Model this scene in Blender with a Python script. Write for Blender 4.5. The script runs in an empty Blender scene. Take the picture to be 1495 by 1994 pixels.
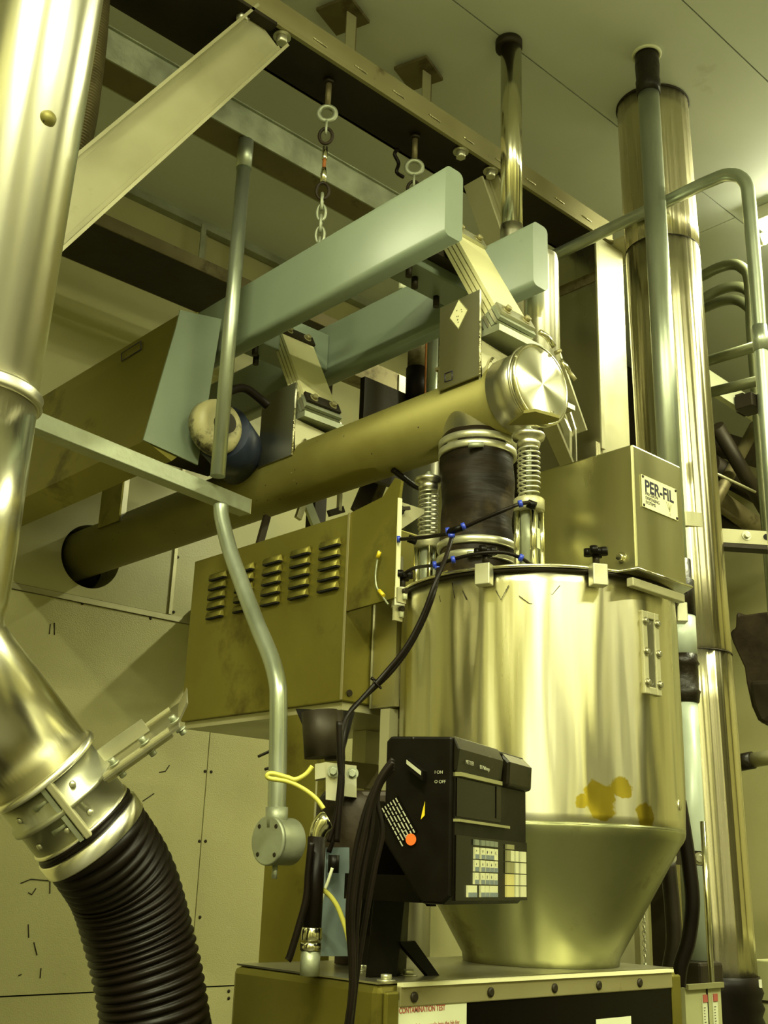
import bpy, math, random
from mathutils import Vector, Matrix
V = Vector
random.seed(4)
S = bpy.context.scene
COL = S.collection

# ------------------------------------------------------------------ camera, world, lights, exposure
FPX = 2153.92
PITCH, YAW, ROLL = 0.31650308, 0.83092773, 0.03457795
CAM = V((0, 0, 1.6))
fw = V((math.cos(YAW) * math.cos(PITCH), math.sin(YAW) * math.cos(PITCH), math.sin(PITCH)))
rt0 = fw.cross(V((0, 0, 1))).normalized()
up0 = rt0.cross(fw)
RT = rt0 * math.cos(ROLL) + up0 * math.sin(ROLL)
UP = -rt0 * math.sin(ROLL) + up0 * math.cos(ROLL)
cd = bpy.data.cameras.new('camera')
cd.sensor_fit = 'HORIZONTAL'; cd.sensor_width = 36; cd.lens = FPX / 1495 * 36; cd.clip_start = 0.05
cam = bpy.data.objects.new('camera', cd); COL.objects.link(cam)
cam.matrix_world = Matrix(((RT.x, UP.x, -fw.x, CAM.x), (RT.y, UP.y, -fw.y, CAM.y), (RT.z, UP.z, -fw.z, CAM.z), (0, 0, 0, 1)))
S.camera = cam

w = bpy.data.worlds.new('world'); S.world = w; w.use_nodes = True
w.node_tree.nodes['Background'].inputs[0].default_value = (1, .95, .6, 1)
w.node_tree.nodes['Background'].inputs[1].default_value = 0.3

LC = (.985, 1.0, .60)
def area(name, loc, size, power, look=(0, 0, -1), col=LC):
    l = bpy.data.lights.new(name, 'AREA'); l.shape = 'RECTANGLE'; l.size, l.size_y = size; l.energy = power; l.color = col
    o = bpy.data.objects.new(name, l); COL.objects.link(o); o.location = loc
    o.rotation_euler = V(look).to_track_quat('-Z', 'Y').to_euler(); return o
CEIL = 4.21
# ceiling fluorescents: (x, y, length, direction axis, power)
FIXTURES = [(3.74, 1.04, 1.7, 'y', 110), (1.2, -1.0, 1.5, 'x', 130), (-.35, .35, 1.2, 'y', 130), (-1.1, -1.4, 1.2, 'y', 80), (3.3, -1.75, 1.5, 'x', 45)]
for i, (x, y, ln, ax, pw) in enumerate(FIXTURES):
    area('fluorescent_light', (x, y, CEIL - .135), (.1, ln) if ax == 'y' else (ln, .1), pw)
S.view_settings.view_transform = 'Standard'
S.view_settings.look = 'None'
S.view_settings.exposure = 0.0
S.view_settings.gamma = 1
S.view_settings.use_curve_mapping = False

# ------------------------------------------------------------------ placing helpers
def ray(px, py): return RT * ((px - 747.5) / FPX) + UP * ((997 - py) / FPX) + fw
def on(px, py, ax, v):
    d = ray(px, py); k = 'xyz'.index(ax); return CAM + d * ((v - CAM[k]) / d[k])
def hd(px, py, dist):
    d = ray(px, py); return CAM + d * (dist / math.hypot(d.x, d.y))

# ------------------------------------------------------------------ materials
def mat(name, c1, c2=None, metal=0.0, rough=.5, scale=8, bump=0.0, stretch=(1, 1, 1), rvar=.1, aniso=0, bscale=None,
        dirt=None, dscale=3, dpos=.6, emit=None, trans=0, detail=5, axis='Z', spec=.5, specks=0):
    m = bpy.data.materials.new(name); m.use_nodes = True; nt = m.node_tree; N = nt.nodes; L = nt.links
    b = N['Principled BSDF']; b.inputs['Metallic'].default_value = metal; b.inputs['Roughness'].default_value = rough
    b.inputs['Specular IOR Level'].default_value = spec
    c2 = c2 or tuple(v * .8 for v in c1)
    tc = N.new('ShaderNodeTexCoord'); mp = N.new('ShaderNodeMapping'); mp.inputs['Scale'].default_value = stretch
    L.new(tc.outputs['Object'], mp.inputs['Vector'])
    n = N.new('ShaderNodeTexNoise'); n.inputs['Scale'].default_value = scale; n.inputs['Detail'].default_value = detail
    L.new(mp.outputs[0], n.inputs['Vector'])
    cr = N.new('ShaderNodeValToRGB'); cr.color_ramp.elements[0].position = .32; cr.color_ramp.elements[1].position = .68
    cr.color_ramp.elements[0].color = (*c2, 1); cr.color_ramp.elements[1].color = (*c1, 1)
    L.new(n.outputs['Fac'], cr.inputs[0]); col = cr.outputs[0]
    if dirt:
        d = N.new('ShaderNodeTexNoise'); d.inputs['Scale'].default_value = dscale; d.inputs['Detail'].default_value = 8; d.inputs['Roughness'].default_value = .65
        L.new(tc.outputs['Object'], d.inputs['Vector'])
        r2 = N.new('ShaderNodeValToRGB'); r2.color_ramp.elements[0].position = dpos; r2.color_ramp.elements[1].position = dpos + .12
        mx = N.new('ShaderNodeMix'); mx.data_type = 'RGBA'
        L.new(d.outputs['Fac'], r2.inputs[0]); L.new(r2.outputs[0], mx.inputs[0]); L.new(col, mx.inputs[6]); mx.inputs[7].default_value = (*dirt, 1)
        col = mx.outputs[2]
    if specks:
        d = N.new('ShaderNodeTexVoronoi'); d.inputs['Scale'].default_value = specks
        L.new(tc.outputs['Object'], d.inputs['Vector'])
        r2 = N.new('ShaderNodeValToRGB'); r2.color_ramp.elements[0].position = .045; r2.color_ramp.elements[1].position = .075
        r2.color_ramp.elements[0].color = (1, 1, 1, 1); r2.color_ramp.elements[1].color = (0, 0, 0, 1)
        mx = N.new('ShaderNodeMix'); mx.data_type = 'RGBA'
        L.new(d.outputs['Distance'], r2.inputs[0]); L.new(r2.outputs[0], mx.inputs[0]); L.new(col, mx.inputs[6]); mx.inputs[7].default_value = (.03, .025, .015, 1)
        col = mx.outputs[2]
    L.new(col, b.inputs['Base Color'])
    if rvar:
        mr = N.new('ShaderNodeMapRange'); mr.inputs['To Min'].default_value = max(.02, rough - rvar); mr.inputs['To Max'].default_value = rough + rvar
        mr.inputs['From Min'].default_value = .3; mr.inputs['From Max'].default_value = .7
        L.new(n.outputs['Fac'], mr.inputs['Value']); L.new(mr.outputs[0], b.inputs['Roughness'])
    if bump:
        bn = N.new('ShaderNodeTexNoise'); bn.inputs['Scale'].default_value = bscale or scale * 4; bn.inputs['Detail'].default_value = 3
        L.new(mp.outputs[0], bn.inputs['Vector'])
        bp = N.new('ShaderNodeBump'); bp.inputs['Strength'].default_value = bump; bp.inputs['Distance'].default_value = .01
        L.new(bn.outputs['Fac'], bp.inputs['Height']); L.new(bp.outputs[0], b.inputs['Normal'])
    if aniso:
        b.inputs['Anisotropic'].default_value = aniso; b.inputs['Anisotropic Rotation'].default_value = .25
        t = N.new('ShaderNodeTangent'); t.direction_type = 'RADIAL'; t.axis = axis; L.new(t.outputs[0], b.inputs['Tangent'])
    if emit:
        b.inputs['Emission Color'].default_value = (*emit[0], 1); b.inputs['Emission Strength'].default_value = emit[1]
    if trans: b.inputs['Transmission Weight'].default_value = trans
    return m
M = {}
M['wall'] = mat('cream_wall_sheet', (.46, .44, .215), (.40, .38, .18), rough=.45, scale=2, bump=.08, bscale=150, dirt=(.19, .17, .08), dscale=9, dpos=.70)
M['wallp'] = mat('perforated_wall_sheet', (.48, .455, .22), (.42, .395, .185), rough=.45, scale=2, bump=.25, bscale=220, dirt=(.16, .145, .07), dscale=14, dpos=.70)
M['ceil'] = mat('ceiling_panel_white', (.70, .74, .68), (.62, .66, .60), rough=.5, scale=1.5, bump=.03, dirt=(.48, .47, .38), dscale=2.2, dpos=.66)
M['wdark'] = mat('dark_plant_wall', (.10, .095, .05), (.06, .055, .03), rough=.5, scale=2)  # unseen walls made dark for contrast in the steel's reflections
M['creamlite'] = mat('lit_spring_leaf', (.80, .76, .44), (.72, .68, .38), metal=.1, rough=.4, scale=4)  # cream raised so the bright light on the leaves is in the colour
M['floor'] = mat('floor_tile_grey', (.07, .065, .035), rough=.5)
M['steel'] = mat('brushed_stainless_steel', (.62, .60, .48), (.50, .48, .34), metal=1, rough=.34, scale=5, stretch=(1, 1, .15), bump=.03, rvar=.07, dirt=(.28, .25, .13), dscale=5, dpos=.66)
M['hopper'] = mat('hopper_stainless_steel', (.72, .69, .50), (.52, .49, .31), metal=1, rough=.30, scale=4, stretch=(3, 3, .22), bump=.2, bscale=4.5, rvar=.05, aniso=.88, dirt=(.35, .30, .12), dscale=2.6, dpos=.66)
M['duct'] = mat('polished_duct_steel', (.97, .95, .82), (.92, .89, .72), metal=1, rough=.33, scale=3, stretch=(1, 1, .2), bump=.04, bscale=5, rvar=.04, dirt=(.66, .61, .40), dscale=3, dpos=.68, aniso=.8)
M['housing'] = mat('scuffed_housing_steel', (.56, .54, .30), (.36, .34, .16), metal=1, rough=.30, scale=7, stretch=(.6, .6, .12), bump=.05, rvar=.08, dirt=(.14, .12, .04), dscale=11, dpos=.66)
M['ductb'] = mat('polished_bend_steel', (.86, .84, .66), (.74, .71, .52), metal=1, rough=.24, scale=3, rvar=.04)
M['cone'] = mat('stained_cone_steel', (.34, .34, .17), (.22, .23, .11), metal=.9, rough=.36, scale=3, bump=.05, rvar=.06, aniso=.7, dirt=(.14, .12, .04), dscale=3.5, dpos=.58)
M['stain'] = mat('mustard_stain', (.52, .42, .08), (.44, .38, .12), metal=.85, rough=.42, scale=20)
M['smudge'] = mat('matt_smudge', (.46, .44, .26), metal=.85, rough=.5)
M['duct2'] = mat('seamed_duct_steel', (.72, .67, .48), (.56, .51, .33), metal=1, rough=.27, scale=4, stretch=(3, 3, .15), bump=.12, bscale=6, rvar=.05, aniso=.85, dirt=(.3, .26, .14), dscale=4, dpos=.66)
M['tube'] = mat('dull_olive_steel_tube', (.22, .20, .055), (.16, .14, .03), metal=.55, rough=.56, scale=4, bump=.05, rvar=.06, specks=28, dirt=(.17, .14, .05), dscale=5, dpos=.64)
M['olive'] = mat('dull_olive_sheet_steel', (.25, .225, .045), (.18, .155, .025), metal=.7, rough=.42, scale=3, bump=.04, rvar=.06, dirt=(.12, .095, .02), dscale=4, dpos=.56)
M['galv'] = mat('galvanised_steel', (.42, .45, .33), (.30, .32, .22), metal=.6, rough=.5, scale=14, bump=.08, bscale=60, rvar=.1, detail=8)
M['pipe'] = mat('galvanised_pipe', (.48, .52, .42), (.36, .40, .30), metal=.8, rough=.36, scale=10, stretch=(1, 1, .3), bump=.04, rvar=.08)
M['drum'] = mat('grey_gate_drum', (.46, .46, .34), (.38, .38, .27), metal=.85, rough=.34, scale=8)
M['railgrey'] = mat('dull_rail_pipe', (.20, .21, .12), (.14, .15, .08), metal=.6, rough=.45, scale=10)
M['whitepipe'] = mat('pale_coated_pipe', (.50, .56, .46), (.42, .48, .38), metal=.1, rough=.4, scale=6, dirt=(.25, .25, .18), dscale=9, dpos=.68)
M['blue'] = mat('grey_blue_paint', (.20, .245, .175), (.175, .215, .155), rough=.38, scale=3, rvar=.05, dirt=(.14, .15, .12), dscale=16, dpos=.68)
M['bluedark'] = mat('navy_motor_paint', (.012, .02, .05), rough=.4)
M['cream'] = mat('cream_metal', (.46, .44, .27), (.38, .36, .21), metal=.35, rough=.4, scale=4, bump=.03, dirt=(.3, .26, .12), dscale=6, dpos=.64)
M['scuffed'] = mat('scuffed_end_bell', (.50, .46, .24), (.40, .36, .18), rough=.5, scale=9, dirt=(.03, .02, .01), dscale=14, dpos=.54)
M['alu'] = mat('milled_aluminium', (.62, .61, .46), (.52, .51, .37), metal=.8, rough=.36, scale=12, rvar=.06)
M['chrome'] = mat('bright_steel', (.82, .80, .60), (.75, .72, .50), metal=1, rough=.16, scale=6, rvar=.05)
M['turned'] = mat('lathe_turned_disc', (.86, .84, .66), (.80, .78, .58), metal=1, rough=.30, scale=6, rvar=0, aniso=.95, axis='Y')
M['dark'] = mat('dirty_dark_steel', (.030, .022, .008), (.014, .010, .004), metal=.4, rough=.55, scale=7, bump=.08)
M['brownbeam'] = mat('grimy_beam_steel', (.20, .17, .08), (.13, .105, .045), metal=.5, rough=.5, scale=6, dirt=(.05, .035, .015), dscale=5, dpos=.56)
M['flange'] = mat('pale_beam_flange', (.36, .33, .17), (.27, .24, .11), metal=.5, rough=.45, scale=6, stretch=(.4, 1, 1), dirt=(.12, .09, .04), dscale=7, dpos=.62)
M['rubber'] = mat('black_rubber', (.008, .0045, .0025), (.004, .0025, .0015), rough=.42, scale=10, rvar=.06, spec=.18)
M['sleeve'] = mat('stretched_rubber_sleeve', (.018, .012, .005), (.006, .004, .002), rough=.5, spec=.14, scale=5, stretch=(1, 1, 5), bump=.25, bscale=7, dirt=(.05, .035, .015), dscale=5, dpos=.55)
M['plastic'] = mat('black_plastic', (.004, .003, .0015), (.003, .002, .001), rough=.40, scale=30, rvar=.05, spec=.14)
M['plastic2'] = mat('glossy_dark_screen', (.003, .002, .0015), rough=.2, rvar=0, spec=.15)
M['slate'] = mat('weathered_black_cover', (.010, .008, .004), (.006, .005, .002), rough=.32, scale=6, spec=.2)
M['key'] = mat('ivory_key', (.58, .58, .36), (.52, .52, .30), rough=.5)
M['keyblue'] = mat('blue_grey_key_edge', (.16, .19, .20), rough=.5)
M['keyyel'] = mat('yellowed_key', (.56, .50, .18), rough=.5)
M['keygrey'] = mat('grey_green_key', (.17, .19, .13), rough=.5)
M['keyol'] = mat('olive_key', (.24, .23, .10), rough=.5)
M['orange'] = mat('orange_sticker', (.95, .16, .02), rough=.5)
M['ropeo'] = mat('rusty_orange_rope', (.36, .11, .015), rough=.6)
M['ink'] = mat('dark_ink', (.012, .010, .035), rough=.5)
M['inkp'] = mat('pale_print', (.42, .42, .30), rough=.5)
M['red'] = mat('red_print', (.42, .10, .07), rough=.6)
M['yellow'] = mat('yellow_cable', (.62, .58, .10), rough=.45)
M['lug'] = mat('yellow_lug', (.75, .58, .02), rough=.4)
M['blueplastic'] = mat('blue_fitting', (.03, .06, .55), rough=.3)
M['paper'] = mat('white_paper', (.66, .68, .46), (.60, .62, .42), rough=.7, scale=3)
M['plate'] = mat('nameplate_white', (.82, .80, .50), (.78, .76, .46), rough=.35, scale=3)
M['glass'] = mat('sight_glass', (.09, .085, .05), metal=0, rough=.1, rvar=0)
M['weld'] = mat('weld_bead', (.75, .72, .48), (.4, .36, .2), metal=1, rough=.3, scale=60, bump=.5)
M['bluegrey'] = mat('blue_grey_plate', (.13, .17, .17), rough=.4)
M['rust'] = mat('rusty_motor', (.035, .022, .007), (.014, .008, .003), metal=.3, rough=.6, scale=8, bump=.2)
M['black'] = mat('void_black', (.004, .003, .002), rough=.9)
M['tape'] = mat('black_wrap_tape', (.018, .014, .006), (.008, .005, .003), rough=.4, scale=12, bump=.3, spec=.3)
M['tubeglow'] = mat('fluorescent_tube', (1, 1, .8), rough=.5, emit=((1, .99, .66), 32))
M['white'] = mat('white_enamel', (.75, .75, .6), rough=.4)
M['box'] = mat('pale_box', (.40, .40, .20), (.36, .36, .18), rough=.6)

# ------------------------------------------------------------------ mesh building
class G:
    def __init__(s): s.v = []; s.f = []; s.sm = []; s.mi = []; s.cur = 0
    def face(s, idx, sm=False): s.f.append(idx); s.sm.append(sm); s.mi.append(s.cur)
    def hexa(s, p):
        b = len(s.v); s.v += [V(q) for q in p]
        for q in ((0, 3, 2, 1), (4, 5, 6, 7), (0, 1, 5, 4), (1, 2, 6, 5), (2, 3, 7, 6), (3, 0, 4, 7)): s.face([b + i for i in q])
        return s
    def box(s, a, b):
        x0, y0, z0 = a; x1, y1, z1 = b
        return s.hexa([(x0, y0, z0), (x1, y0, z0), (x1, y1, z0), (x0, y1, z0), (x0, y0, z1), (x1, y0, z1), (x1, y1, z1), (x0, y1, z1)])
    def obox(s, c, ax, ay, az, h):
        c = V(c); X, Y, Z = V(ax).normalized() * h[0], V(ay).normalized() * h[1], V(az).normalized() * h[2]
        return s.hexa([c - X - Y - Z, c + X - Y - Z, c + X + Y - Z, c - X + Y - Z, c - X - Y + Z, c + X - Y + Z, c + X + Y + Z, c - X + Y + Z])
    def bar(s, p0, p1, wdt, hgt, upv=(0, 0, 1)):
        p0, p1 = V(p0), V(p1); d = (p1 - p0).normalized(); sd = d.cross(V(upv)).normalized(); u = sd.cross(d)
        return s.obox((p0 + p1) / 2, d, sd, u, ((p1 - p0).length / 2, wdt / 2, hgt / 2))
    def rings(s, R, closed=False, cap=True, sm=True):
        b = len(s.v); n = len(R[0])
        for r in R: s.v += [V(q) for q in r]
        k = len(R)
        for i in range(k if closed else k - 1):
            a = b + i * n; c = b + ((i + 1) % k) * n
            for j in range(n): s.face([a + j, a + (j + 1) % n, c + (j + 1) % n, c + j], sm)
        if cap and not closed:
            s.face([b + j for j in range(n)][::-1]); s.face([b + (k - 1) * n + j for j in range(n)])
        return s
    def tube(s, path, r, n=16, cap=True, closed=False):
        P = [V(p) for p in path]; k = len(P); R = []
        rr = r if isinstance(r, (list, tuple)) else [r] * k
        t0 = (P[1] - P[0]).normalized()
        u = t0.orthogonal().normalized(); prev = t0
        for i in range(k):
            if closed: t = (P[(i + 1) % k] - P[i - 1]).normalized()
            elif i == 0: t = t0
            elif i == k - 1: t = (P[-1] - P[-2]).normalized()
            else: t = ((P[i + 1] - P[i]).normalized() + (P[i] - P[i - 1]).normalized()).normalized()
            u = (prev.rotation_difference(t) @ u); u = (u - t * u.dot(t)).normalized(); prev = t
            w_ = t.cross(u)
            R.append([P[i] + (u * math.cos(2 * math.pi * j / n) + w_ * math.sin(2 * math.pi * j / n)) * rr[i] for j in range(n)])
        return s.rings(R, closed, cap)
    def cyl(s, p0, p1, r, n=24, r1=None): return s.tube([p0, p1], [r, r if r1 is None else r1], n)
    def lathe(s, base, ax, prof, n=32, cap=True):
        base = V(base); ax = V(ax).normalized(); u = ax.orthogonal().normalized(); w_ = ax.cross(u)
        return s.rings([[base + ax * h + (u * math.cos(2 * math.pi * j / n) + w_ * math.sin(2 * math.pi * j / n)) * max(r, 1e-4) for j in range(n)] for h, r in prof], False, cap)
    def torus(s, c, ax, R_, r, n=32, m=10, a0=0, a1=2 * math.pi, ux=None):
        c = V(c); ax = V(ax).normalized(); u = V(ux).normalized() if ux else ax.orthogonal().normalized(); w_ = ax.cross(u)
        full = abs(a1 - a0 - 2 * math.pi) < 1e-3
        path = [c + (u * math.cos(a0 + (a1 - a0) * i / n) + w_ * math.sin(a0 + (a1 - a0) * i / n)) * R_ for i in range(n if full else n + 1)]
        return s.tube(path, r, m, closed=full)
    def prism(s, pts, d):
        b = len(s.v); n = len(pts); d = V(d); s.v += [V(p) for p in pts] + [V(p) + d for p in pts]
        s.face(list(range(b, b + n))[::-1]); s.face(list(range(b + n, b + 2 * n)))
        for j in range(n): s.face([b + j, b + (j + 1) % n, b + n + (j + 1) % n, b + n + j])
        return s
    def hexbolt(s, c, ax, r, h):
        s.lathe(c, ax, [(0, r * 1.5), (h * .18, r * 1.5)], 16); return s.lathe(V(c) + V(ax).normalized() * h * .18, ax, [(0, r), (h * .75, r), (h * .82, r * .85)], 6)

def origin(parent):
    o = V((0, 0, 0))
    while parent is not None: o += parent.location; parent = parent.parent
    return o
def put(name, g, m, parent=None, loc=None, bevel=0, label=None, kind=None):
    """links the geometry as one mesh object; vertices arrive in world coordinates"""
    base = origin(parent)
    L = V(loc) if loc is not None else (sum(g.v, V()) / len(g.v) if parent is not None else V((0, 0, 0)))
    if loc is None and parent is None:
        xs = [p for p in g.v]; L = V(((min(p.x for p in xs) + max(p.x for p in xs)) / 2, (min(p.y for p in xs) + max(p.y for p in xs)) / 2, min(p.z for p in xs)))
    me = bpy.data.meshes.new(name); me.from_pydata([p - L for p in g.v], [], g.f); me.update()
    me.polygons.foreach_set('use_smooth', g.sm); me.polygons.foreach_set('material_index', g.mi)
    for q in (m if isinstance(m, (list, tuple)) else [m]): me.materials.append(M[q])
    import bmesh
    b_ = bmesh.new(); b_.from_mesh(me); bmesh.ops.recalc_face_normals(b_, faces=b_.faces); b_.to_mesh(me); b_.free()
    o = bpy.data.objects.new(name, me); COL.objects.link(o); o.location = L - base; o.parent = parent
    if bevel:
        bv = o.modifiers.new('bevel', 'BEVEL'); bv.width = bevel; bv.segments = 2; bv.limit_method = 'ANGLE'; bv.angle_limit = math.radians(50)
    if label: o['label'] = label
    if kind: o['kind'] = kind
    return o
def thing(name, label, cat, loc, group=None):
    o = bpy.data.objects.new(name, None); COL.objects.link(o); o.location = loc; o.empty_display_size = .05
    o['label'] = label; o['category'] = cat
    if group: o['group'] = group
    return o
def tag(o, label, cat, group=None):
    o['label'] = label; o['category'] = cat
    if group: o['group'] = group
    return o
def text(name, s, size, pos, xdir, updir, m, parent, sx=1.0, bold=0.0, align='LEFT'):
    c = bpy.data.curves.new(name, 'FONT'); c.body = s; c.size = size; c.extrude = .0002; c.offset = bold; c.align_x = align
    t = bpy.data.objects.new(name + '_tmp', c); COL.objects.link(t)
    dg = bpy.context.evaluated_depsgraph_get(); me = bpy.data.meshes.new_from_object(t.evaluated_get(dg)); COL.objects.unlink(t); bpy.data.objects.remove(t)
    X = V(xdir).normalized(); Y = V(updir).normalized(); Y = (Y - X * Y.dot(X)).normalized(); Z = X.cross(Y)
    mt = Matrix(((X.x * sx, Y.x, Z.x, 0), (X.y * sx, Y.y, Z.y, 0), (X.z * sx, Y.z, Z.z, 0), (0, 0, 0, 1)))
    me.transform(mt); me.materials.clear(); me.materials.append(M[m])
    o = bpy.data.objects.new(name, me); COL.objects.link(o); o.parent = parent; o.location = V(pos) - origin(parent); return o
def smooth(pts, k=8):
    P = [V(p) for p in pts]; out = []
    for i in range(len(P) - 1):
        a = P[max(i - 1, 0)]; b = P[i]; c = P[i + 1]; d = P[min(i + 2, len(P) - 1)]
        for j in range(k):
            t = j / k; out.append(.5 * ((2 * b) + (c - a) * t + (2 * a - 5 * b + 4 * c - d) * t * t + (3 * b - a - 3 * c + d) * t ** 3))
    return out + [P[-1]]
def struct(name, g, m, parent=None, **k):
    o = put(name, g, m, parent, **k)
    if parent is None: o['kind'] = 'structure'
    return o

# ================================================================== the room
X0, X1, Y0, Y1 = -1.6, 6.0, -2.2, 3.6
struct('floor', G().box((X0, Y0, -.1), (X1, Y1 + .15, 0)), 'floor')
ceiling = struct('ceiling', G().box((X0, Y0, CEIL + .012), (X1, Y1 + .15, CEIL + .15)), 'dark')
ys = [Y0, -1.05, .2, 1.452, 1.955, Y1]
for a, b in zip(ys[:-1], ys[1:]):
    xs = [X0, 1.0, 3.68, X1] if b < 1.5 or a > 1.9 else [X0, X1]
    for c, d in zip(xs[:-1], xs[1:]):
        put('panel', G().box((c + .002, a + .0025, CEIL), (d - .002, b - .0025, CEIL + .0115)), 'ceil', ceiling)
wb = struct('wall_back', G().box((X0, 3.75, 0), (X1, 3.85, CEIL + .15)), 'black')
# sheets of the back wall, the upper left one with a round hole for the conveyor tube
HC = V((1.846, 3.6, 2.668)); HR = .118
def holed(x0, x1, z0, z1):
    g = G(); n = 48
    for dy in (0, .02):
        pass
    inner = []; outer = []
    for i in range(n):
        a = 2 * math.pi * i / n; c, s_ = math.cos(a), math.sin(a)
        inner.append((HC.x + HR * c, HC.z + HR * s_))
        t = min(((x1 - HC.x) / c if c > 1e-6 else 1e9), ((x0 - HC.x) / c if c < -1e-6 else 1e9), ((z1 - HC.z) / s_ if s_ > 1e-6 else 1e9), ((z0 - HC.z) / s_ if s_ < -1e-6 else 1e9))
        outer.append((HC.x + t * c, HC.z + t * s_))
    R = [[V((p[0], 3.6, p[1])) for p in outer], [V((p[0], 3.6, p[1])) for p in inner], [V((p[0], 3.73, p[1])) for p in inner]]
    g.rings(R, False, False, False)
    # fill corners
    b = len(g.v)
    for (x, z) in ((x0, z0), (x1, z0), (x1, z1), (x0, z1)):
        k = sorted(range(n), key=lambda i: (outer[i][0] - x) ** 2 + (outer[i][1] - z) ** 2)
        i0 = k[0]; 
        for (p, q) in (((i0 - 1) % n, i0), (i0, (i0 + 1) % n)):
            if abs(outer[p][0] - outer[q][0]) > 1e-5 and abs(outer[p][1] - outer[q][1]) > 1e-5:
                m_ = len(g.v); g.v += [V((outer[p][0], 3.6, outer[p][1])), V((outer[q][0], 3.6, outer[q][1])), V((x, 3.6, z))]; g.face([m_, m_ + 1, m_ + 2])
    return g
put('panel', holed(1.0, 2.19, 2.515, 4.2), 'wall', wb, loc=(1.6, 3.6, 3.2))
put('panel', G().box((2.20, 3.604, 2.515), (3.6, 3.62, 4.2)), 'wall', wb)
put('panel', G().box((X0, 3.6, 2.515), (.995, 3.62, 4.2)), 'wall', wb)
put('panel', G().box((3.605, 3.6, 0), (X1, 3.62, 4.2)), 'wall', wb)
lx = [X0, .6, 1.5, 2.425, 3.6]
for a, b in zip(lx[:-1], lx[1:]):
    put('panel', G().box((a + .002, 3.6, 1.195), (b - .002, 3.62, 2.49)), 'wallp', wb)
    put('panel', G().box((a + .002, 3.6, 0), (b - .002, 3.62, 1.19)), 'wallp', wb)
for (px, py) in ((399, 1502), (411, 1503), (388, 1638), (400, 1638), (389, 1786), (445, 1930), (445, 1944), (160, 1175), (293, 1204), (338, 1192), (346, 1085)):
    p = on(px, py, 'y', 3.6); put('screw', G().lathe((p.x, 3.6, p.z), (0, -1, 0), [(0, .006), (.002, .006), (.004, .003)], 10), 'dark', wb)
# scuffs and scratches on the sheets
for pts in (((40, 1720), (60, 1712), (108, 1716)), ((70, 1730), (62, 1742), (55, 1738)), ((98, 1690), (97, 1740)), ((330, 1490), (322, 1502), (310, 1504)), ((98, 1215), (96, 1235)), ((106, 1213), (106, 1236)), ((55, 1800), (56, 1826)), ((66, 1835), (72, 1860)), ((36, 1900), (42, 1897)), ((80, 1885), (78, 1905)), ((278, 1560), (300, 1545))):
    put('scuff', G().tube([on(a, b, 'y', 3.5985) for a, b in pts], .0018, 6), 'dark', wb)
struct('wall_right', G().box((X1, Y0, 0), (X1 + .1, Y1 + .15, CEIL + .15)), 'wall')
wl = struct('wall_left', G().box((X0 - .1, Y0, 0), (X0, Y1 + .15, CEIL + .15)), 'wdark')
wf = struct('wall_front', G().box((X0, Y0 - .1, 0), (X1, Y0, CEIL + .15)), 'wdark')
for a, b in ((-1.5, -.95), (-.1, .25), (.9, 1.7), (2.5, 2.7), (3.4, 4.3)): put('panel', G().box((a, Y0, .1), (b, Y0 + .02, 3.6)), 'wall', wf)  # unseen pale panels added to throw streaks into the hopper's reflections
for a, b in ((-1.9, -1.3), (-.7, -.45), (.1, 1.2), (1.7, 2.6)): put('panel', G().box((X0, a, .1), (X0 + .02, b, 3.6)), 'wall', wl)  # more unseen panels, added to brighten reflections in the polished steel
struct('trim_1', G().box((X0, 3.56, CEIL - .035), (X1, 3.6, CEIL)), 'galv')
struct('trim_2', G().box((X0, 3.592, 2.492), (3.6, 3.61, 2.512)), 'cream')
struct('trim_3', G().box((2.188, 3.590, 2.515), (2.202, 3.606, 4.17)), 'cream')

# ceiling fluorescents
for i, (x, y, ln, ax, pw) in enumerate(FIXTURES):
    lab = ['glaring fluorescent batten on the ceiling at the right edge behind the hoop rail', 'white fluorescent batten on the ceiling crossing above the camera', 'white fluorescent batten on the ceiling left of the big duct', 'white fluorescent batten farthest left behind the camera', 'white fluorescent batten on the ceiling right and behind the camera'][i]
    t = thing('ceiling_light', lab, 'light', (x, y, CEIL), 'ceiling fluorescents')
    h = (.07, ln / 2) if ax == 'y' else (ln / 2, .07)
    put('housing', G().box((x - h[0], y - h[1], CEIL - .06), (x + h[0], y + h[1], CEIL - .001)), 'white', t, bevel=.006)
    d = V((0, ln / 2 - .02, 0)) if ax == 'y' else V((ln / 2 - .02, 0, 0)); c = V((x, y, CEIL - .11))
    put('tube', G().cyl(c - d, c + d, .022, 16), 'tubeglow', t)
    for sgn in (-1, 1): put('end_cap', G().cyl(c + d * sgn, c + d * sgn * 1.02, .026, 16), 'white', t)

# ================================================================== beams below the ceiling
BZ0, BZ1, BY0, BY1 = 3.82, 3.902, 2.067, 2.24
t = thing('roof_beam', 'grimy flat I-beam hung under the ceiling, crossing diagonally to the upper left', 'beam', (2.0, 2.15, BZ0))
bx0, bx1 = .2, 2.97
put('web', G().box((bx0, BY0 + .008, BZ0 + .012), (bx1, BY1 - .008, BZ0 + .03)), 'brownbeam', t)
put('bottom_plate', G().box((bx0, BY0 + .006, BZ0), (bx1, BY1 - .002, BZ0 + .012)), 'dark', t)
put('flange', G().box((bx0, BY0 - .002, BZ0 - .002), (bx1, BY0 + .008, BZ1)), 'flange', t, label='near edge flange, paler than the rest of the beam')  # near flange in a paler steel than the other beam plates
put('flange', G().box((bx0, BY1 - .01, BZ0), (bx1, BY1, BZ1)), 'brownbeam', t)
put('lip', G().box((bx0, BY0 - .006, BZ0 - .004), (bx1, BY0 + .001, BZ0 + .012)), 'flange', t)
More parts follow.
